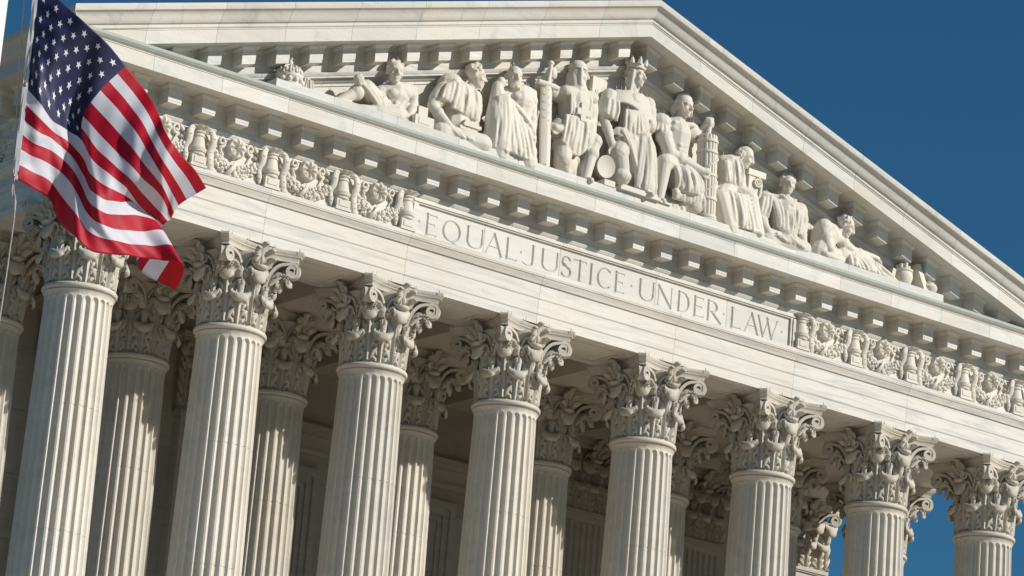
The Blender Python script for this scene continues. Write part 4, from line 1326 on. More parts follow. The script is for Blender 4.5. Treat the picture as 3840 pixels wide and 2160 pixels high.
folds(g, [(-5.5, -1.5, 5.75), (-4.8, -1.55, 5.72)], [(-5.3, -1.6, 5.58), (-4.6, -1.66, 5.6)], 6, 0.04, 0.03)
st = statue('leaning_man', 'stone man in short sleeved tunic leaning over and looking to one side', g)
b = Acc(); b.box((-5.12, -1.52, 5.95), (-4.62, -1.2, 6.03)); b.box((-5.08, -1.5, 6.032), (-4.68, -1.22, 6.10)); b.box((-5.2, -1.48, 5.87), (-4.7, -1.2, 5.948))
prop('tablet_stack', b, st)

# --- bearded elder with drapery
J = J_beard; g = Acc()
torso(g, J, 0.35, 0.28, bare=True)
head(g, J['head'], yaw=-12, tilt=10, hair='bald', beard=True, seed=7)
limb(g, J['shR'], J['elR'], J['haR'], (0.175, 0.135, 0.125, 0.09)); hand(g, J['haR'], (0.05, -0.25, -1), 0.35, 1.05)
limb(g, J['shL'], (-4.02, -1.1, 6.85), J['clT'], (0.17, 0.14, 0.13, 0.12)); g.ell((-3.93, -1.2, 7.42), (0.12, 0.1, 0.13))
g.caps(J['clT'], J['clK'], 0.14, 0.24)
g.caps(J['pel'], J['knL'], 0.3, 0.25); g.caps(J['knL'], J['ftL'], 0.27, 0.34); g.caps(J['pel'], J['knR'], 0.3, 0.27); g.caps(J['knR'], J['ftR'], 0.26, 0.30)
g.caps((-4.0, -1.2, 5.9), (-3.1, -1.2, 5.9), 0.36, 0.32); g.caps((-3.9, -1.25, 6.3), (-3.2, -1.2, 6.3), 0.28, 0.3)
folds(g, [(-4.15, -1.48, 6.95), (-3.95, -1.52, 7.05), (-3.86, -1.46, 6.95)], [(-4.25, -1.6, 5.62), (-4.0, -1.68, 5.60), (-3.75, -1.64, 5.6)], 9, 0.045, 0.06, 0.06, seed=4)
folds(g, [(-3.85, -1.42, 7.1), (-3.7, -1.42, 6.9), (-3.3, -1.42, 6.55)], [(-3.8, -1.66, 5.6), (-3.5, -1.70, 5.55), (-3.1, -1.64, 5.56)], 8, 0.045, 0.07, 0.06, seed=5)
folds(g, [(-3.72, -1.40, 7.0), (-3.7, -1.42, 6.9)], [(-3.0, -1.42, 6.45), (-2.98, -1.45, 6.3)], 4, 0.04, 0.05, seed=6)
folds(g, [(-2.85, -1.1, 6.35), (-2.72, -1.05, 6.3)], [(-2.9, -1.25, 5.6), (-2.66, -1.2, 5.6)], 5, 0.05, 0.04, 0.06, seed=7)
g.caps((-3.95, -1.5, 5.62), (-3.95, -1.65, 5.60), 0.08, 0.07)
statue('bearded_elder', 'seated bearded stone elder with bare chest and cloth draped over his legs', g)

# --- knight with sword
J = J_knight; g = Acc()
torso(g, J, 0.37, 0.33)
T = head(g, J['head'], yaw=50, tilt=4, hair='none', seed=9)
g.ell(T(0, 0.05, 0.02), (0.215, 0.225, 0.26)); g.caps(T(0, 0.08, -0.1), V(J['neck']) + V((0, 0, -0.1)), 0.22, 0.28)
g.caps(T(-0.19, -0.06, 0.1), T(-0.17, -0.1, -0.28), 0.05, 0.06); g.caps(T(0.19, -0.06, 0.1), T(0.17, -0.1, -0.28), 0.05, 0.06)
g.caps(T(-0.12, -0.14, -0.28), T(0.12, -0.14, -0.28), 0.05, 0.05)
limb(g, J['shL'], J['elL'], J['haL'], (0.19, 0.16, 0.15, 0.12)); fist(g, J['haL'], (0.05, 0, 1), 1.1)
limb(g, J['shR'], J['elR'], J['haR'], (0.19, 0.15, 0.15, 0.10)); hand(g, J['haR'], (-0.9, -0.1, 0.1), 0.7, 1.05, (0, 0, 1))
g.caps(J['shR'], V(J['shR']).lerp(V(J['elR']), 0.6), 0.22, 0.20)
limb(g, J['hipL'], J['knL'], J['ftL'], (0.26, 0.20, 0.20, 0.14)); limb(g, J['hipR'], J['knR'], J['ftR'], (0.26, 0.20, 0.18, 0.11))
g.caps(J['ftR'], V(J['ftR']) + V((0.05, -0.18, 0.0)), 0.10, 0.08); g.ell(J['knR'], 0.205)
g.caps((-2.05, -1.15, 6.75), (-1.3, -1.15, 6.75), 0.3, 0.3)
folds(g, [(-2.05, -1.38, 7.1), (-1.6, -1.42, 7.1), (-1.2, -1.38, 7.1)], [(-2.2, -1.5, 6.35), (-1.75, -1.52, 6.1), (-1.3, -1.5, 6.55)], 11, 0.045, 0.06, seed=8)
folds(g, [(-1.95, -1.36, 7.65), (-1.3, -1.36, 7.7)], [(-1.95, -1.4, 7.15), (-1.3, -1.4, 7.15)], 8, 0.03, 0.03, seed=9)
folds(g, [(-1.9, -1.3, 6.2), (-1.5, -1.25, 6.2)], [(-1.85, -1.3, 5.6), (-1.35, -1.2, 5.6)], 6, 0.07, 0.05, seed=10)
for k in range(9):                      # scalloped collar
    t = -1 + k / 4
    g.ell((-1.6 + 0.50 * t, -1.33 + 0.20 * t * t, 7.56 + 0.10 * t * t), (0.075, 0.05, 0.10))
g.caps((-2.0, -1.2, 7.72), (-1.2, -1.2, 7.78), 0.17, 0.17)
kn = statue('kneeling_knight', 'kneeling stone knight in hood and surcoat with a cross resting on a long sword', g)
b = Acc(); b.lathe([(0.20, 0), (0.235, 0.0), (0.235, 0.07), (0.215, 0.075), (0.20, 0.15), (0.13, 0.22), (0.02, 0.25)], seg=28)
me = b.mesh('helmet'); hm = prop('helmet', me, kn); hm.location = T(0, 0.03, 0.11); hm.rotation_euler = (0, 0, R(50))
b = Acc()
b.box((-1.81, -1.475, 7.17), (-1.43, -1.40, 7.33)); b.box((-1.70, -1.478, 7.02), (-1.54, -1.40, 7.48))
cr = prop('cross', b, kn); cr.rotation_euler = (0, 0, 0)
b = Acc()
b.tube([J['swT'], (-2.55, -1.25, 8.05), J['swG']], [0.05, 0.045, 0.06], 10); b.ell(J['swT'], (0.08, 0.07, 0.07))
b.tube([J['gL'], J['swG'], J['gR']], [0.06, 0.075, 0.06], 8)
sw, sb = V(J['swG']), V(J['swB'])
for (t0, t1, w0, w1) in ((0, 0.5, 0.15, 0.155), (0.5, 0.93, 0.155, 0.13), (0.93, 1.0, 0.13, 0.03)):
    p, q = sw.lerp(sb, t0), sw.lerp(sb, t1)
    v = []
    for c, w_ in ((p, w0), (q, w1)):
        v += [c + V((-w_, 0.03, 0)), c + V((-w_ * 0.3, -0.05, 0)), c + V((w_ * 0.3, -0.05, 0)), c + V((w_, 0.03, 0)), c + V((w_, 0.10, 0)), c + V((-w_, 0.10, 0))]
    b.add(v, [(i, (i + 1) % 6, (i + 1) % 6 + 6, i + 6) for i in range(6)] + [(5, 4, 3, 2, 1, 0), (6, 7, 8, 9, 10, 11)])
for k in range(5):
    p = sw.lerp(sb, 0.06 + 0.09 * k)
    b.tube([p + V((-0.13, 0.01, 0.08)), p + V((0, -0.052, 0)), p + V((0.13, 0.01, -0.08))], 0.012, 6); b.tube([p + V((-0.13, 0.01, -0.08)), p + V((0, -0.055, 0)), p + V((0.13, 0.01, 0.08))], 0.012, 6)
prop('sword', b, kn)

# --- crowned central figure
J = J_queen; g = Acc()
torso(g, J, 0.29, 0.25)
T = head(g, J['head'], yaw=26, tilt=2, hair='long', seed=11)
g.caps(T(-0.1, 0.1, -0.1), V(J['neck']), 0.14, 0.14)
limb(g, J['shL'], J['elL'], J['haL'], (0.19, 0.13, 0.12, 0.085)); hand(g, J['haL'], (0.12, -0.2, -1), 0.3, 1.05)
g.caps(J['shL'], V(J['shL']).lerp(V(J['elL']), 0.75), 0.21, 0.24)
limb(g, J['shR'], J['elR'], J['haR'], (0.19, 0.14, 0.12, 0.09)); hand(g, J['haR'], (-0.9, -0.2, -0.1), 0.45, 1.05, (0, 0, 1))
g.caps(J['shR'], J['elR'], 0.20, 0.19)
# cape over the shoulders
sheet(g, [[(-0.30, -1.10, 8.24), (-0.10, -1.20, 8.27), (0.12, -1.24, 8.24), (0.32, -1.20, 8.30), (0.50, -1.08, 8.30)],
          [(-0.68, -1.02, 8.02), (-0.32, -1.22, 8.08), (0.12, -1.30, 8.04), (0.46, -1.23, 8.10), (0.78, -1.02, 8.12)],
          [(-0.66, -1.14, 7.84), (-0.28, -1.31, 7.92), (0.10, -1.36, 7.84), (0.36, -1.35, 7.70), (0.74, -1.20, 7.74)]], 0.04, 26, 16)
g.caps(J['pel'], J['knL'], 0.32, 0.26); g.caps(J['knL'], J['ftL'], 0.25, 0.2); g.ell((-0.28, -1.42, 6.02), (0.26, 0.2, 0.18))
g.caps(J['pel'], J['knR'], 0.32, 0.24); g.caps(J['knR'], J['ftR'], 0.25, 0.26)
g.caps((-0.1, -1.15, 6.6), (0.3, -1.15, 6.2), 0.4, 0.42); g.caps((-0.5, -1.05, 6.2), (0.3, -1.05, 6.0), 0.3, 0.4)
folds(g, [(-0.25, -1.36, 7.75), (0.1, -1.40, 7.78), (0.42, -1.36, 7.75)], [(-0.3, -1.40, 7.15), (0.1, -1.46, 7.1), (0.45, -1.42, 7.15)], 11, 0.035, 0.04, seed=12)
folds(g, [(0.1, -1.62, 7.1), (0.3, -1.66, 7.1), (0.5, -1.55, 7.05)], [(0.05, -1.58, 5.78), (0.4, -1.68, 5.72), (0.72, -1.55, 5.75)], 10, 0.045, 0.03, 0.065, seed=13)
folds(g, [(-0.45, -1.58, 7.05), (0.05, -1.56, 7.1)], [(0.0, -1.6, 6.3), (0.05, -1.56, 6.0)], 6, 0.04, 0.03, seed=14)
folds(g, [(-0.72, -1.22, 7.95), (-0.45, -1.30, 7.9)], [(-0.85, -1.30, 7.5), (-0.5, -1.36, 7.35)], 6, 0.035, 0.03, seed=15)
folds(g, [(0.55, -1.2, 7.5), (0.75, -1.1, 7.5)], [(0.7, -1.3, 5.9), (0.85, -1.1, 5.8)], 5, 0.05, 0.03, 0.07, seed=16)
g.caps((0.36, -1.6, 5.66), (0.40, -1.78, 5.64), 0.10, 0.07)
qn = statue('crowned_figure', 'crowned stone woman in cape and long folded robe seated at the apex', g)
b = Acc()
b.lathe([(0.225, 0), (0.245, 0), (0.25, 0.06), (0.24, 0.11), (0.215, 0.11)], seg=32)
for k in range(8):
    a = 2 * math.pi * k / 8
    p = V((0.235 * math.cos(a), 0.235 * math.sin(a), 0.09)); q = V((0.275 * math.cos(a), 0.275 * math.sin(a), 0.27))
    b.tube([p, p.lerp(q, 0.5), q], [0.075, 0.05, 0.012], 6)
c_ = prop('crown', b, qn); c_.location = T(0, 0.03, 0.19); c_.rotation_euler = (R(4), 0, R(26))
b = Acc(); b.lathe([(0.26, 0.0), (0.275, -0.01), (0.275, 0.03), (0.22, 0.09), (0.10, 0.13), (0.03, 0.14)], seg=32); b.lathe([(0.02, 0.11), (0.15, 0.075), (0.25, 0.01)], seg=32)
c_ = prop('bowl', b, qn); c_.location = J['bowl']; c_.rotation_euler = (R(-82), 0, 0)
b = Acc(); b.lathe([(0.0, -0.03), (0.17, -0.03), (0.20, -0.045), (0.20, 0.03), (0.0, 0.03)], seg=28)
c_ = prop('disc', b, qn); c_.location = J['disc']; c_.rotation_euler = (R(80), R(15), 0)
b = Acc(); b.box((-0.98, -0.9, 7.7), (-0.72, -0.72, 8.5)); b.box((-0.72, -0.86, 7.7), (-0.55, -0.72, 8.5))
prop('throne_post', b, qn)
b = Acc(); b.box((-0.95, -1.62, 5.577), (-0.62, -1.1, 5.72)); b.box((-0.5, -1.7, 5.577), (0.75, -1.05, 5.66)); b.box((-0.42, -1.66, 5.66), (0.68, -1.1, 5.72))
prop('footstool', b, qn)

# --- helmeted soldier with a bundle of rods
J = J_soldier; g = Acc()
torso(g, J, 0.37, 0.32, bare=True)
T = head(g, J['head'], yaw=16, tilt=2, hair='none', seed=13)
limb(g, J['shL'], J['elL'], J['haL'], (0.20, 0.155, 0.15, 0.095)); hand(g, J['haL'], (0.9, -0.2, 0.05), 0.75, 1.1, (0, 0, 1))
limb(g, J['shR'], J['elR'], J['haR'], (0.19, 0.15, 0.14, 0.10)); fist(g, J['haR'], (0.05, 0, 1), 1.1)
g.ell(V(J['shL']) + V((0, -0.05, 0.02)), (0.27, 0.25, 0.24)); g.ell(V(J['shR']) + V((0, -0.05, 0.0)), (0.24, 0.22, 0.26))
for k in range(7):
    a = R(-80 + 27 * k)
    g.caps(V(J['shL']) + V((0.10 * math.sin(a), -0.18, 0.15)), V(J['shL']) + V((0.27 * math.sin(a), -0.20 * abs(math.cos(a)) - 0.06, -0.24)), 0.05, 0.045)
g.caps(J['pel'], J['knL'], 0.32, 0.21); g.caps(J['knL'], J['ftL'], 0.20, 0.11); g.ell(J['knL'], 0.21); g.caps(J['ftL'], V(J['ftL']) + V((0, -0.17, -0.0)), 0.10, 0.08)
g.caps(J['pel'], J['hipR'], 0.34, 0.36); g.caps(J['hipR'], J['knR'], 0.36, 0.24); g.ell(J['knR'], (0.27, 0.24, 0.25)); g.caps(J['knR'], (1.5, -1.1, 5.75), 0.2, 0.16)
folds(g, [(1.3, -1.45, 6.75), (1.75, -1.5, 6.75), (2.0, -1.4, 6.7)], [(1.35, -1.55, 6.1), (1.85, -1.66, 6.05), (2.25, -1.5, 6.2)], 13, 0.045, 0.10, 0.055, seed=17)
folds(g, [(1.3, -1.5, 6.1), (2.2, -1.55, 6.15)], [(1.35, -1.45, 5.85), (2.2, -1.5, 5.85)], 10, 0.05, 0.05, seed=18)
folds(g, [(1.3, -1.2, 6.0), (1.7, -1.15, 5.9)], [(1.2, -1.35, 5.62), (1.8, -1.4, 5.6)], 6, 0.06, 0.05, seed=19)
g.caps((1.3, -1.34, 7.02), (1.85, -1.34, 7.02), 0.06, 0.06); g.caps((1.35, -1.28, 7.85), (1.95, -1.25, 7.95), 0.07, 0.07)
so = statue('helmeted_soldier', 'helmeted stone soldier with pleated skirt gripping a tall bundle of rods', g)
b = Acc(); b.lathe([(0.19, -0.03), (0.235, -0.02), (0.24, 0.05), (0.215, 0.055), (0.21, 0.14), (0.15, 0.24), (0.03, 0.28)], seg=28)
for e in (-1, 1): b.tube([(e * 0.20, -0.05, 0.0), (e * 0.205, -0.10, -0.15), (e * 0.16, -0.15, -0.30)], [0.05, 0.065, 0.04], 8, 0.5, (1, 0, 0))
b.tube([(0, 0.2, 0.0), (0, 0.23, -0.15), (0, 0.22, -0.28)], [0.16, 0.15, 0.10], 8)
b.tube([(0, -0.12, 0.27), (0, 0.05, 0.33), (0, 0.2, 0.25)], [0.02, 0.035, 0.02], 6)
c_ = prop('helmet', b, so); c_.location = T(0, 0.02, 0.10); c_.rotation_euler = (R(2), 0, R(16))
b = Acc()
ft, fb = V(J['fasT']) + V((0.06, 0, 0)), V(J['fasB']) + V((0.04, 0, 0))
for k in range(16):
    a = 2 * math.pi * k / 16
    e = V((0.205 * math.cos(a), 0.205 * math.sin(a), 0))
    b.tube([fb + e, fb.lerp(ft, 0.5) + e * 1.03, ft + e], [0.046, 0.048, 0.046], 7)
b.tube([fb, ft - V((0, 0, 0.03))], 0.19, 12)
for t in (0.03, 0.24, 0.52, 0.80, 0.93):
    c = fb.lerp(ft, t); b.lathe([(0.2, -0.035), (0.27, -0.035), (0.275, 0.0), (0.27, 0.035), (0.2, 0.035)], tuple(c), 28)
for (t0, t1) in ((0.26, 0.50), (0.54, 0.78)):
    b.tube([fb.lerp(ft, t0 + (t1 - t0) * k / 8) + V((0.268 * math.sin(R(-80 + 20 * k)), -0.268 * math.cos(R(-80 + 20 * k)), 0)) for k in range(9)], 0.03, 7)
b.tube([ft - V((0, 0, 0.05)), ft + V((0.1, 0.05, 0.5))], [0.07, 0.06], 10); b.ell(ft + V((0.11, 0.05, 0.55)), (0.05, 0.05, 0.08))
b.lathe([(0.3, 0), (0.31, 0.02), (0.29, 0.06), (0.2, 0.07)], (fb.x, fb.y, 5.577), 28)
prop('rod_bundle', b, so)
b = Acc(); b.box((0.78, -1.66, 5.577), (1.12, -1.2, 5.62)); prop('plinth', b, so)

# --- pensive man, hand to his cheek
J = J_thinker; g = Acc()
torso(g, J, 0.35, 0.31)
head(g, J['head'], yaw=48, tilt=24, hair='bald', seed=15)
limb(g, J['shR'], J['elR'], J['haR'], (0.18, 0.14, 0.12, 0.085)); hand(g, V(J['haR']) + V((0, -0.02, -0.06)), (0.4, 0, 0.6), 0.9, 0.9, (0, 1, 0.3), (1, 0, 0))
limb(g, J['shL'], J['elL'], J['haL'], (0.21, 0.16, 0.13, 0.09)); hand(g, J['haL'], (0.9, -0.2, 0.1), 0.6, 1.0, (0, 0, 1))
g.caps(J['shL'], V(J['shL']).lerp(V(J['elL']), 0.8), 0.24, 0.24)
g.caps(J['pel'], J['knL'], 0.32, 0.27); g.caps(J['pel'], J['knR'], 0.32, 0.27); g.caps(J['knL'], J['ftL'], 0.28, 0.30); g.caps(J['knR'], J['ftR'], 0.26, 0.24)
g.caps((3.1, -1.2, 6.2), (3.8, -1.2, 6.2), 0.34, 0.34); g.caps((3.2, -1.2, 5.85), (4.0, -1.2, 5.85), 0.33, 0.28)
folds(g, [(2.85, -1.42, 6.55), (3.3, -1.56, 6.5), (3.9, -1.5, 6.55)], [(3.05, -1.5, 5.62), (3.5, -1.64, 5.6), (4.25, -1.5, 5.7)], 14, 0.045, 0.05, 0.06, seed=20)
for k in range(5):
    g.tube(crom([(2.85, -1.4, 6.5 - 0.14 * k), (3.3, -1.58, 6.32 - 0.15 * k), (3.85, -1.55, 6.5 - 0.10 * k)], 10), 0.04, 7)
folds(g, [(3.05, -1.25, 7.35), (3.45, -1.36, 7.45)], [(3.1, -1.32, 6.8), (3.55, -1.40, 6.75)], 8, 0.035, 0.05, seed=21)
folds(g, [(2.75, -1.15, 6.9), (2.95, -1.2, 6.6)], [(2.8, -1.3, 5.65), (3.05, -1.4, 5.65)], 5, 0.05, 0.04, 0.06, seed=22)
g.caps((3.85, -1.45, 5.62), (4.05, -1.62, 5.6), 0.09, 0.07)
th = statue('pensive_man', 'stone man in draped robe with hand raised to his bowed face', g)
b = Acc()
b.box((4.0, -1.08, 7.28), (4.58, -0.72, 7.44)); b.box((4.05, -1.05, 6.2), (4.42, -0.72, 7.28))
b.tube([(4.30 + 0.14 * (1 - k / 26) * math.cos(R(90 - 30 * k)), -1.10, 7.12 + 0.14 * (1 - k / 26) * math.sin(R(90 - 30 * k))) for k in range(24)], 0.028, 6)
b.tube(crom([(4.44, -1.08, 7.1), (4.40, -1.08, 6.8), (4.30, -1.08, 6.5), (4.36, -1.08, 6.2)], 10), 0.04, 7)
prop('scrolled_chair_back', b, th)

# --- man in loose shirt
J = J_shirt; g = Acc()
torso(g, J, 0.38, 0.33)
head(g, J['head'], yaw=-22, tilt=4, hair='curly', seed=17)
limb(g, J['shL'], J['elL'], J['haL'], (0.22, 0.17, 0.15, 0.09)); hand(g, J['haL'], (0.5, -0.4, -0.7), 0.5, 1.05)
limb(g, J['shR'], J['elR'], J['haR'], (0.22, 0.17, 0.14, 0.09)); hand(g, J['haR'], (-0.4, -0.4, -0.6), 0.6, 1.05)
g.caps(J['shL'], J['elL'], 0.23, 0.20); g.caps(J['shR'], J['elR'], 0.23, 0.19); g.caps(J['shL'], J['shR'], 0.22, 0.22)
folds(g, [(4.65, -1.25, 6.85), (5.1, -1.36, 6.75), (5.7, -1.28, 6.85)], [(4.85, -1.36, 6.05), (5.2, -1.42, 5.98), (5.6, -1.36, 6.05)], 13, 0.035, 0.07, seed=23)
folds(g, [(4.4, -1.25, 6.75), (4.65, -1.28, 6.85)], [(4.25, -1.32, 6.3), (4.5, -1.36, 6.2)], 5, 0.035, 0.04, seed=24); folds(g, [(5.75, -1.25, 6.8), (5.95, -1.15, 6.7)], [(5.6, -1.3, 6.2), (5.9, -1.25, 6.2)], 5, 0.035, 0.04, seed=25)
g.tube(crom([(4.98, -1.28, 6.92), (5.2, -1.42, 6.70), (5.42, -1.28, 6.92)], 9), 0.05, 8)
g.caps(J['knL'], J['lap'], 0.24, 0.26); g.caps(J['lap'], J['knR'], 0.26, 0.24); g.caps((4.6, -1.1, 5.75), (5.7, -1.1, 5.75), 0.3, 0.3)
folds(g, [(4.6, -1.58, 5.72), (5.1, -1.66, 5.78)], [(4.9, -1.62, 5.6), (5.5, -1.68, 5.6)], 8, 0.045, 0.03, seed=26)
sh = statue('shirted_man', 'curly haired stone man in loose open shirt holding a scroll in his lap', g)
b = Acc(); b.tube([J['scr0'], J['scr1']], 0.07, 12); b.tube([V(J['scr0']) + V((-0.04, 0, 0)), V(J['scr1']) + V((0.04, 0, 0))], 0.035, 10); prop('scroll', b, sh)

# --- bent youth with outstretched arm
J = J_bent; g = Acc()
torso(g, J, 0.33, 0.28, bare=False)
g.ell(V(J['shL']) + V((0.03, 0, 0.06)), (0.24, 0.22, 0.22))
head(g, J['head'], yaw=48, tilt=26, hair='short', seed=19)
limb(g, J['shL'], J['elL'], J['haL'], (0.185, 0.14, 0.13, 0.085)); hand(g, J['haL'], (0.35, -0.2, -0.6), 0.6)
limb(g, J['shR'], J['elR'], J['haR'], (0.165, 0.125, 0.12, 0.085)); hand(g, J['haR'], (1, -0.1, -0.25), 0.4, 1.0, (0, 0.8, 0.4))
limb(g, J['hipR'], J['knR'], J['ftR'], (0.25, 0.18, 0.16, 0.07)); g.caps(J['ftR'], V(J['ftR']) + V((0.25, -0.05, 0.03)), 0.075, 0.055)
g.caps(J['hipR'], J['knL'], 0.24, 0.18); g.caps(J['knL'], (8.3, -1.35, 5.6), 0.16, 0.1)
folds(g, [(7.3, -1.35, 5.95), (7.9, -1.35, 6.0)], [(7.2, -1.55, 5.6), (8.4, -1.5, 5.62)], 9, 0.045, 0.05, seed=27)
folds(g, [(6.35, -1.4, 5.75), (6.45, -1.45, 5.6)], [(7.0, -1.5, 5.75), (7.0, -1.5, 5.6)], 5, 0.045, 0.04, seed=28)
folds(g, [(7.9, -1.32, 6.05), (8.0, -1.3, 6.0)], [(8.8, -1.4, 5.72), (9.0, -1.38, 5.62)], 4, 0.04, 0.04, seed=29)
g.caps((6.4, -1.2, 5.62), (8.8, -1.25, 5.5), 0.2, 0.14)
statue('bent_youth', 'bare backed stone youth bending low with one arm stretched along his leg', g)

# --- ornaments in the two corners
def ornament(name, label, cat, acc, ang=40):
    me = acc.mesh(name); autosmooth(me, ang)
    return tag(obj(name, me, M['statue'], None, (0, 0, Z0)), label, cat)

b = Acc()
b.lathe([(0.25, 0), (0.31, 0.02), (0.31, 0.08), (0.27, 0.10), (0.29, 0.22), (0.31, 0.24), (0.31, 0.30), (0.28, 0.32), (0.24, 0.42), (0.14, 0.50), (0.05, 0.52)], (-9.82, -1.2, 5.577), 28)
for k in range(12):
    a = 2 * math.pi * k / 12
    b.ell((-9.82 + 0.30 * math.cos(a), -1.2 + 0.30 * math.sin(a), 5.74), (0.05, 0.05, 0.06), None, 8, 6)
    b.ell((-9.82 + 0.27 * math.cos(a + .2), -1.2 + 0.27 * math.sin(a + .2), 5.96), (0.04, 0.04, 0.06), None, 8, 6)
    b.tube([(-9.82 + 0.31 * math.cos(a), -1.2 + 0.31 * math.sin(a), 5.88), (-9.82 + 0.24 * math.cos(a), -1.2 + 0.24 * math.sin(a), 6.05), (-9.82 + 0.06 * math.cos(a), -1.2 + 0.06 * math.sin(a), 6.12)], 0.025, 6)
b.lathe([(0.05, 0), (0.03, 0.04), (0.055, 0.09), (0.05, 0.14), (0.02, 0.18), (0.045, 0.22), (0.02, 0.27)], (-9.82, -1.2, 6.08), 14)
ornament('carved_casket', 'domed pierced stone casket topped with a knob on the ledge corner', 'ornament', b)
for i, (x, l, t) in enumerate(((-9.36, 0.40, 8), (-9.22, 0.36, -6))):
    b = Acc()
    u_ = V((math.sin(R(t)), 0, math.cos(R(t)))); p = V((x, -1.12 - 0.04 * i, 5.577))
    b.tube([p, p + u_ * l], 0.085, 14)
    for q in range(10): b.tube([p + V((0.087 * math.cos(q * .63), 0.087 * math.sin(q * .63), 0)), p + u_ * l + V((0.087 * math.cos(q * .63), 0.087 * math.sin(q * .63), 0))], 0.012, 5)
    ornament('stone_scroll', ('upright' if i == 0 else 'shorter leaning') + ' rolled stone scroll beside the domed casket', 'scroll', b)
b = Acc()
b.lathe([(0.16, 0), (0.19, 0.03), (0.15, 0.06), (0.22, 0.14), (0.265, 0.30), (0.255, 0.40), (0.235, 0.43), (0.265, 0.45), (0.265, 0.49), (0.20, 0.49)], (9.35, -1.15, 5.577), 28)
for k in range(7):
    b.tube([(9.35 + 0.12 * math.cos(k * 0.9), -1.15 + 0.12 * math.sin(k * 0.9), 6.0), (9.35 + 0.14 * math.cos(k * 0.9), -1.15 + 0.14 * math.sin(k * 0.9), 6.18 + 0.03 * (k % 3))], 0.055, 10)
ornament('scroll_urn', 'stone urn packed with upright rolled scrolls near the pediment end', 'urn', b)
def slab(name, label, p, q, w_, t):
    b = Acc(); p, q = V(p), V(q); d = (q - p).normalized(); sd = V((d.z, 0, -d.x))
    v = [c + sd * (a * w_) + V((0, e * t, 0)) for c in (p, q) for (a, e) in ((-1, -1), (1, -1), (1, 1), (-1, 1))]
    b.add(v, [(0, 1, 2, 3), (7, 6, 5, 4), (0, 4, 5, 1), (1, 5, 6, 2), (2, 6, 7, 3), (3, 7, 4, 0)])
    ornament(name, label, 'tablet', b, 20)
slab('leaning_tablet', 'tall narrow stone tablet leaning beside the scroll urn', (9.97, -1.25, 5.55), (9.80, -1.05, 6.33), 0.075, 0.2)
slab('leaning_tablet', 'short narrow stone tablet leaning between the youth\'s foot and the scroll urn', (8.86, -1.15, 5.55), (9.00, -1.1, 6.02), 0.06, 0.12)
b = Acc(); b.lathe([(0.10, 0), (0.13, 0.02), (0.20, 0.10), (0.225, 0.19), (0.18, 0.27), (0.11, 0.30), (0.13, 0.325), (0.05, 0.35), (0.03, 0.37)], (10.15, -1.3, 5.577), 26)
ornament('small_pot', 'small round lidded stone pot at the end of the ledge', 'pot', b)

# ------------------------------------------------------------------ flag, pole, ropes
FLAG_NET = [
[[-26.48,-20.42,19.49],[-26.25,-20.66,19.25],[-25.99,-20.93,18.95],[-25.59,-20.94,18.73],[-25.13,-20.88,18.49],[-24.82,-20.98,18.18],[-24.71,-21.26,17.78],[-24.72,-21.54,17.42],[-24.59,-21.68,17.16],[-24.25,-21.64,16.99],[-23.89,-21.49,16.79]],
[[-26.47,-20.43,18.77],[-26.33,-20.63,18.59],[-26.09,-20.75,18.41],[-25.7,-20.66,18.26],[-25.37,-20.67,18.05],[-25.17,-20.93,17.75],[-25.07,-21.31,17.37],[-24.96,-21.56,17.02],[-24.74,-21.56,16.78],[-24.44,-21.38,16.65],[-24.19,-21.26,16.49]],
[[-26.47,-20.43,18.31],[-26.35,-20.59,18.14],[-26.1,-20.59,17.97],[-25.76,-20.46,17.83],[-25.53,-20.53,17.64],[-25.35,-20.87,17.28],[-25.2,-21.26,16.94],[-24.97,-21.45,16.68],[-24.66,-21.37,16.57],[-24.36,-21.17,16.47],[-24.2,-21.1,16.3]],
[[-26.46,-20.44,17.84],[-26.3,-20.57,17.64],[-26.01,-20.51,17.45],[-25.69,-20.42,17.42],[-25.54,-20.57,17.29],[-25.5,-20.88,16.91],[-25.35,-21.17,16.67],[-25.08,-21.22,16.53],[-24.73,-21.07,16.39],[-24.4,-20.96,16.28],[-24.26,-21.01,16.2]],
[[-26.45,-20.44,17.37],[-26.26,-20.55,17.21],[-25.96,-20.46,17.19],[-25.64,-20.49,17.02],[-25.54,-20.75,16.71],[-25.54,-21.04,16.4],[-25.41,-21.2,16.26],[-25.11,-21.14,16.31],[-24.76,-20.98,16.42],[-24.43,-20.99,16.27],[-24.21,-20.33,15.95]],
[[-26.45,-20.45,16.91],[-26.27,-20.49,16.85],[-25.93,-20.45,16.81],[-25.7,-20.56,16.64],[-25.66,-20.88,16.33],[-25.62,-21.15,16.02],[-25.41,-21.23,15.87],[-25.02,-21.15,15.9],[-24.62,-21.08,15.99],[-24.35,-21.21,16.04],[-24.28,-20.57,15.57]],
[[-26.44,-20.45,16.45],[-26.2,-20.48,16.39],[-25.88,-20.46,16.29],[-25.78,-20.62,15.96],[-25.69,-20.99,15.66],[-25.53,-21.23,15.46],[-25.15,-21.27,15.49],[-24.7,-21.2,15.56],[-24.33,-21.21,15.59],[-24.1,-21.45,15.54],[-23.9,-20.96,15.32]],
]
ROWV = [0, 3, 5, 7, 9, 11, 13]
NET = np.array(FLAG_NET)                          # cloth corner points, (row, along the fly)


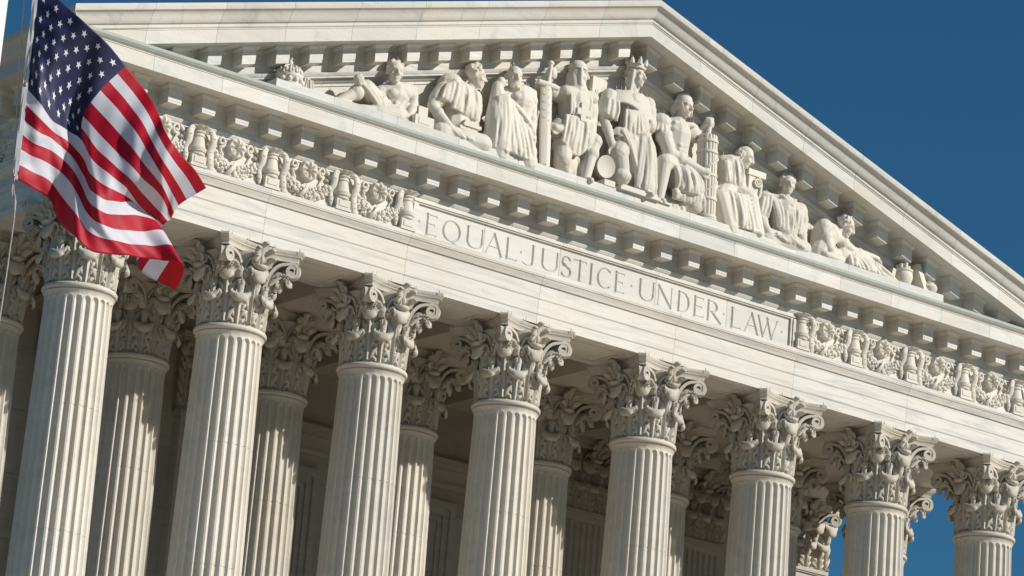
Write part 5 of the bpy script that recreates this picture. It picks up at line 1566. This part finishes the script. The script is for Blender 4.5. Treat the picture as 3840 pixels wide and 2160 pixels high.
def spline(x, y, q):
    """cubic Hermite through (x, y) with finite-difference slopes"""
    x = np.asarray(x, float); y = np.asarray(y, float)
    d = np.diff(y, axis=0) / np.diff(x)[:, None]
    m_ = np.vstack([d[:1], (d[:-1] + d[1:]) / 2, d[-1:]])
    i = np.clip(np.searchsorted(x, q, side='right') - 1, 0, len(x) - 2)
    h = (x[i + 1] - x[i])[:, None]; t = ((q - x[i]) / (x[i + 1] - x[i]))[:, None]
    return (2 * t ** 3 - 3 * t ** 2 + 1) * y[i] + (t ** 3 - 2 * t ** 2 + t) * h * m_[i] + (-2 * t ** 3 + 3 * t ** 2) * y[i + 1] + (t ** 3 - t ** 2) * h * m_[i + 1]


NU, NV = 120, 13 * 7
uq, vq = np.linspace(0, 1, NU + 1), np.linspace(0, 13, NV + 1)
tmp = np.stack([spline(np.linspace(0, 1, 11), NET[r], uq) for r in range(7)])        # (7, NU+1, 3)
CL = np.stack([spline(ROWV, tmp[:, k], vq) for k in range(NU + 1)])                   # (NU+1, NV+1, 3)
NRM = np.array([0.596, 0.803, 0.0])
U_, V_ = np.meshgrid(uq, vq / 13, indexing='ij')
W_ = np.minimum(1, U_ * 4)
rip = 0.055 * np.sin(2 * math.pi * (2.3 * U_ - 1.15 * V_) + 0.6) * W_ + 0.030 * np.sin(2 * math.pi * (4.6 * U_ - 1.5 * V_) + 2.0) * W_
rip += 0.016 * np.sin(2 * math.pi * (8.5 * U_ - 2.6 * V_ + 0.25 * np.sin(5 * V_))) * W_
rip += 0.012 * np.sin(2 * math.pi * (2.5 * U_ + 9 * V_)) * np.exp(-((U_ - 0.05) / 0.12) ** 2)
CL = CL + rip[..., None] * NRM
me = grid_mesh('flag', CL, True)
for k in ('red', 'white', 'blue'): me.materials.append(M[k])
mi = []
for i in range(NU):
    for j in range(NV):
        st_ = int((vq[j] + vq[j + 1]) / 2)
        mi.append(2 if (i < NU * 0.4 and st_ < 7) else st_ % 2)
me.polygons.foreach_set('material_index', mi)
fl = obj('flag', me, None, None)
md = fl.modifiers.new('thickness', 'SOLIDIFY'); md.thickness = 0.004; md.offset = 0
tag(fl, 'large stars and stripes flag rippling from its halyard in front of the marble columns', 'flag')


def cloth(u, v):
    """point on the cloth; u 0..1 along the fly, v 0..13 stripes"""
    fu, fv = np.clip(u, 0, 1) * NU, np.clip(v, 0, 13) / 13 * NV
    i, j = min(int(fu), NU - 1), min(int(fv), NV - 1)
    a, b = fu - i, fv - j
    return CL[i, j] * (1 - a) * (1 - b) + CL[i + 1, j] * a * (1 - b) + CL[i, j + 1] * (1 - a) * b + CL[i + 1, j + 1] * a * b


for r in range(9):
    for c in range(6 if r % 2 == 0 else 5):
        cu = 0.4 * ((2 * c + 1 + (r % 2)) / 12)
        cv = 7 * (r + 1) / 10
        pts = []
        for k in range(10):
            rr = 0.0235 if k % 2 == 0 else 0.0094
            a = math.pi / 2 + k * math.pi / 5
            pts.append((cu + rr * math.cos(a) / 1.9, cv - rr * math.sin(a) * 13))
        c0 = cloth(cu, cv)
        e1, e2 = cloth(cu + 0.01, cv) - cloth(cu - 0.01, cv), cloth(cu, cv + 0.1) - cloth(cu, cv - 0.1)
        nn = np.cross(e1, e2); nn /= np.linalg.norm(nn)
        ring = [cloth(*p) for p in pts]
        vv, ff = [], []
        for sgn in (-0.006, 0.006):
            b0 = len(vv)
            vv += [c0 + nn * sgn] + [q + nn * sgn for q in ring]
            ff += [(b0, b0 + 1 + k, b0 + 1 + (k + 1) % 10) for k in range(10)]
        obj('star', mesh('star', vv, ff), M['star'], fl)
# canvas header along the hoist
hv = []
for j in range(0, NV + 1, 7):
    p = CL[0, j]; hv.append((p + np.array([-0.055, 0.043, 0.01]), p + np.array([0.005, -0.004, 0.0])))
vv = [q for ab in hv for q in (ab[0] - NRM * 0.012, ab[1] - NRM * 0.012, ab[1] + NRM * 0.012, ab[0] + NRM * 0.012)]
n = len(hv)
ff = [(i * 4 + k, i * 4 + (k + 1) % 4, i * 4 + 4 + (k + 1) % 4, i * 4 + 4 + k) for i in range(n - 1) for k in range(4)] + [(3, 2, 1, 0), (4 * n - 4, 4 * n - 3, 4 * n - 2, 4 * n - 1)]
obj('header', mesh('header', vv, ff), M['star'], fl)

PX, PY = -26.93, -20.02
g = Acc(); g.lathe([(0.23, 0.9), (0.225, 6), (0.19, 14), (0.172, 19), (0.13, 25.5), (0.10, 25.8)], (PX, PY, 0), 40)
pole = obj('flagpole', autosmooth(g.mesh('flagpole'), 40), M['pole'])
tag(pole, 'tall white enamelled flagpole rising beside the flag', 'flagpole')
g = Acc(); g.lathe([(0.9, 0.0), (0.9, 0.25), (0.62, 0.4), (0.5, 0.75), (0.36, 0.95), (0.3, 1.0)], (PX, PY, 0.012), 32)
obj('base', autosmooth(g.mesh('base'), 40), M['plaza'], pole)
g = Acc(); g.ell((PX, PY, 25.98), 0.2, None, 20, 14)
obj('finial', g.mesh('finial', True), M['pole'], pole)
def rope(pts, label, r=0.009):
    g = Acc(); g.tube([tuple(p) for p in crom(pts, 24)], r, 6)
    return tag(obj('halyard', g.mesh('halyard', True), M['rope']), label, 'rope')
top = (PX + 0.14, PY - 0.10, 25.4)
rope([top, (-26.61, -20.27, 19.36), (-26.47, -20.37, 16.42), (-26.41, -20.42, 14.74), (PX + 0.22, PY - 0.15, 2.2)], 'thin halyard rope hanging straight between pole and flag')
rp = rope([top, (-26.52, -20.40, 19.6), (-26.50, -20.42, 18.0), (-26.48, -20.42, 16.45), (-26.40, -20.40, 14.6), (PX + 0.26, PY - 0.12, 2.3)], 'thin halyard rope tied along the flag\'s white header')
for z in (19.45, 17.9, 16.5):
    g = Acc(); g.ell((-26.49, -20.42, z), (0.03, 0.03, 0.05), None, 8, 6); g.tube([(-26.49, -20.42, z), (-26.47, -20.43, z - 0.12)], 0.012, 6)
    obj('clip', g.mesh('clip', True), M['steel'], rp)
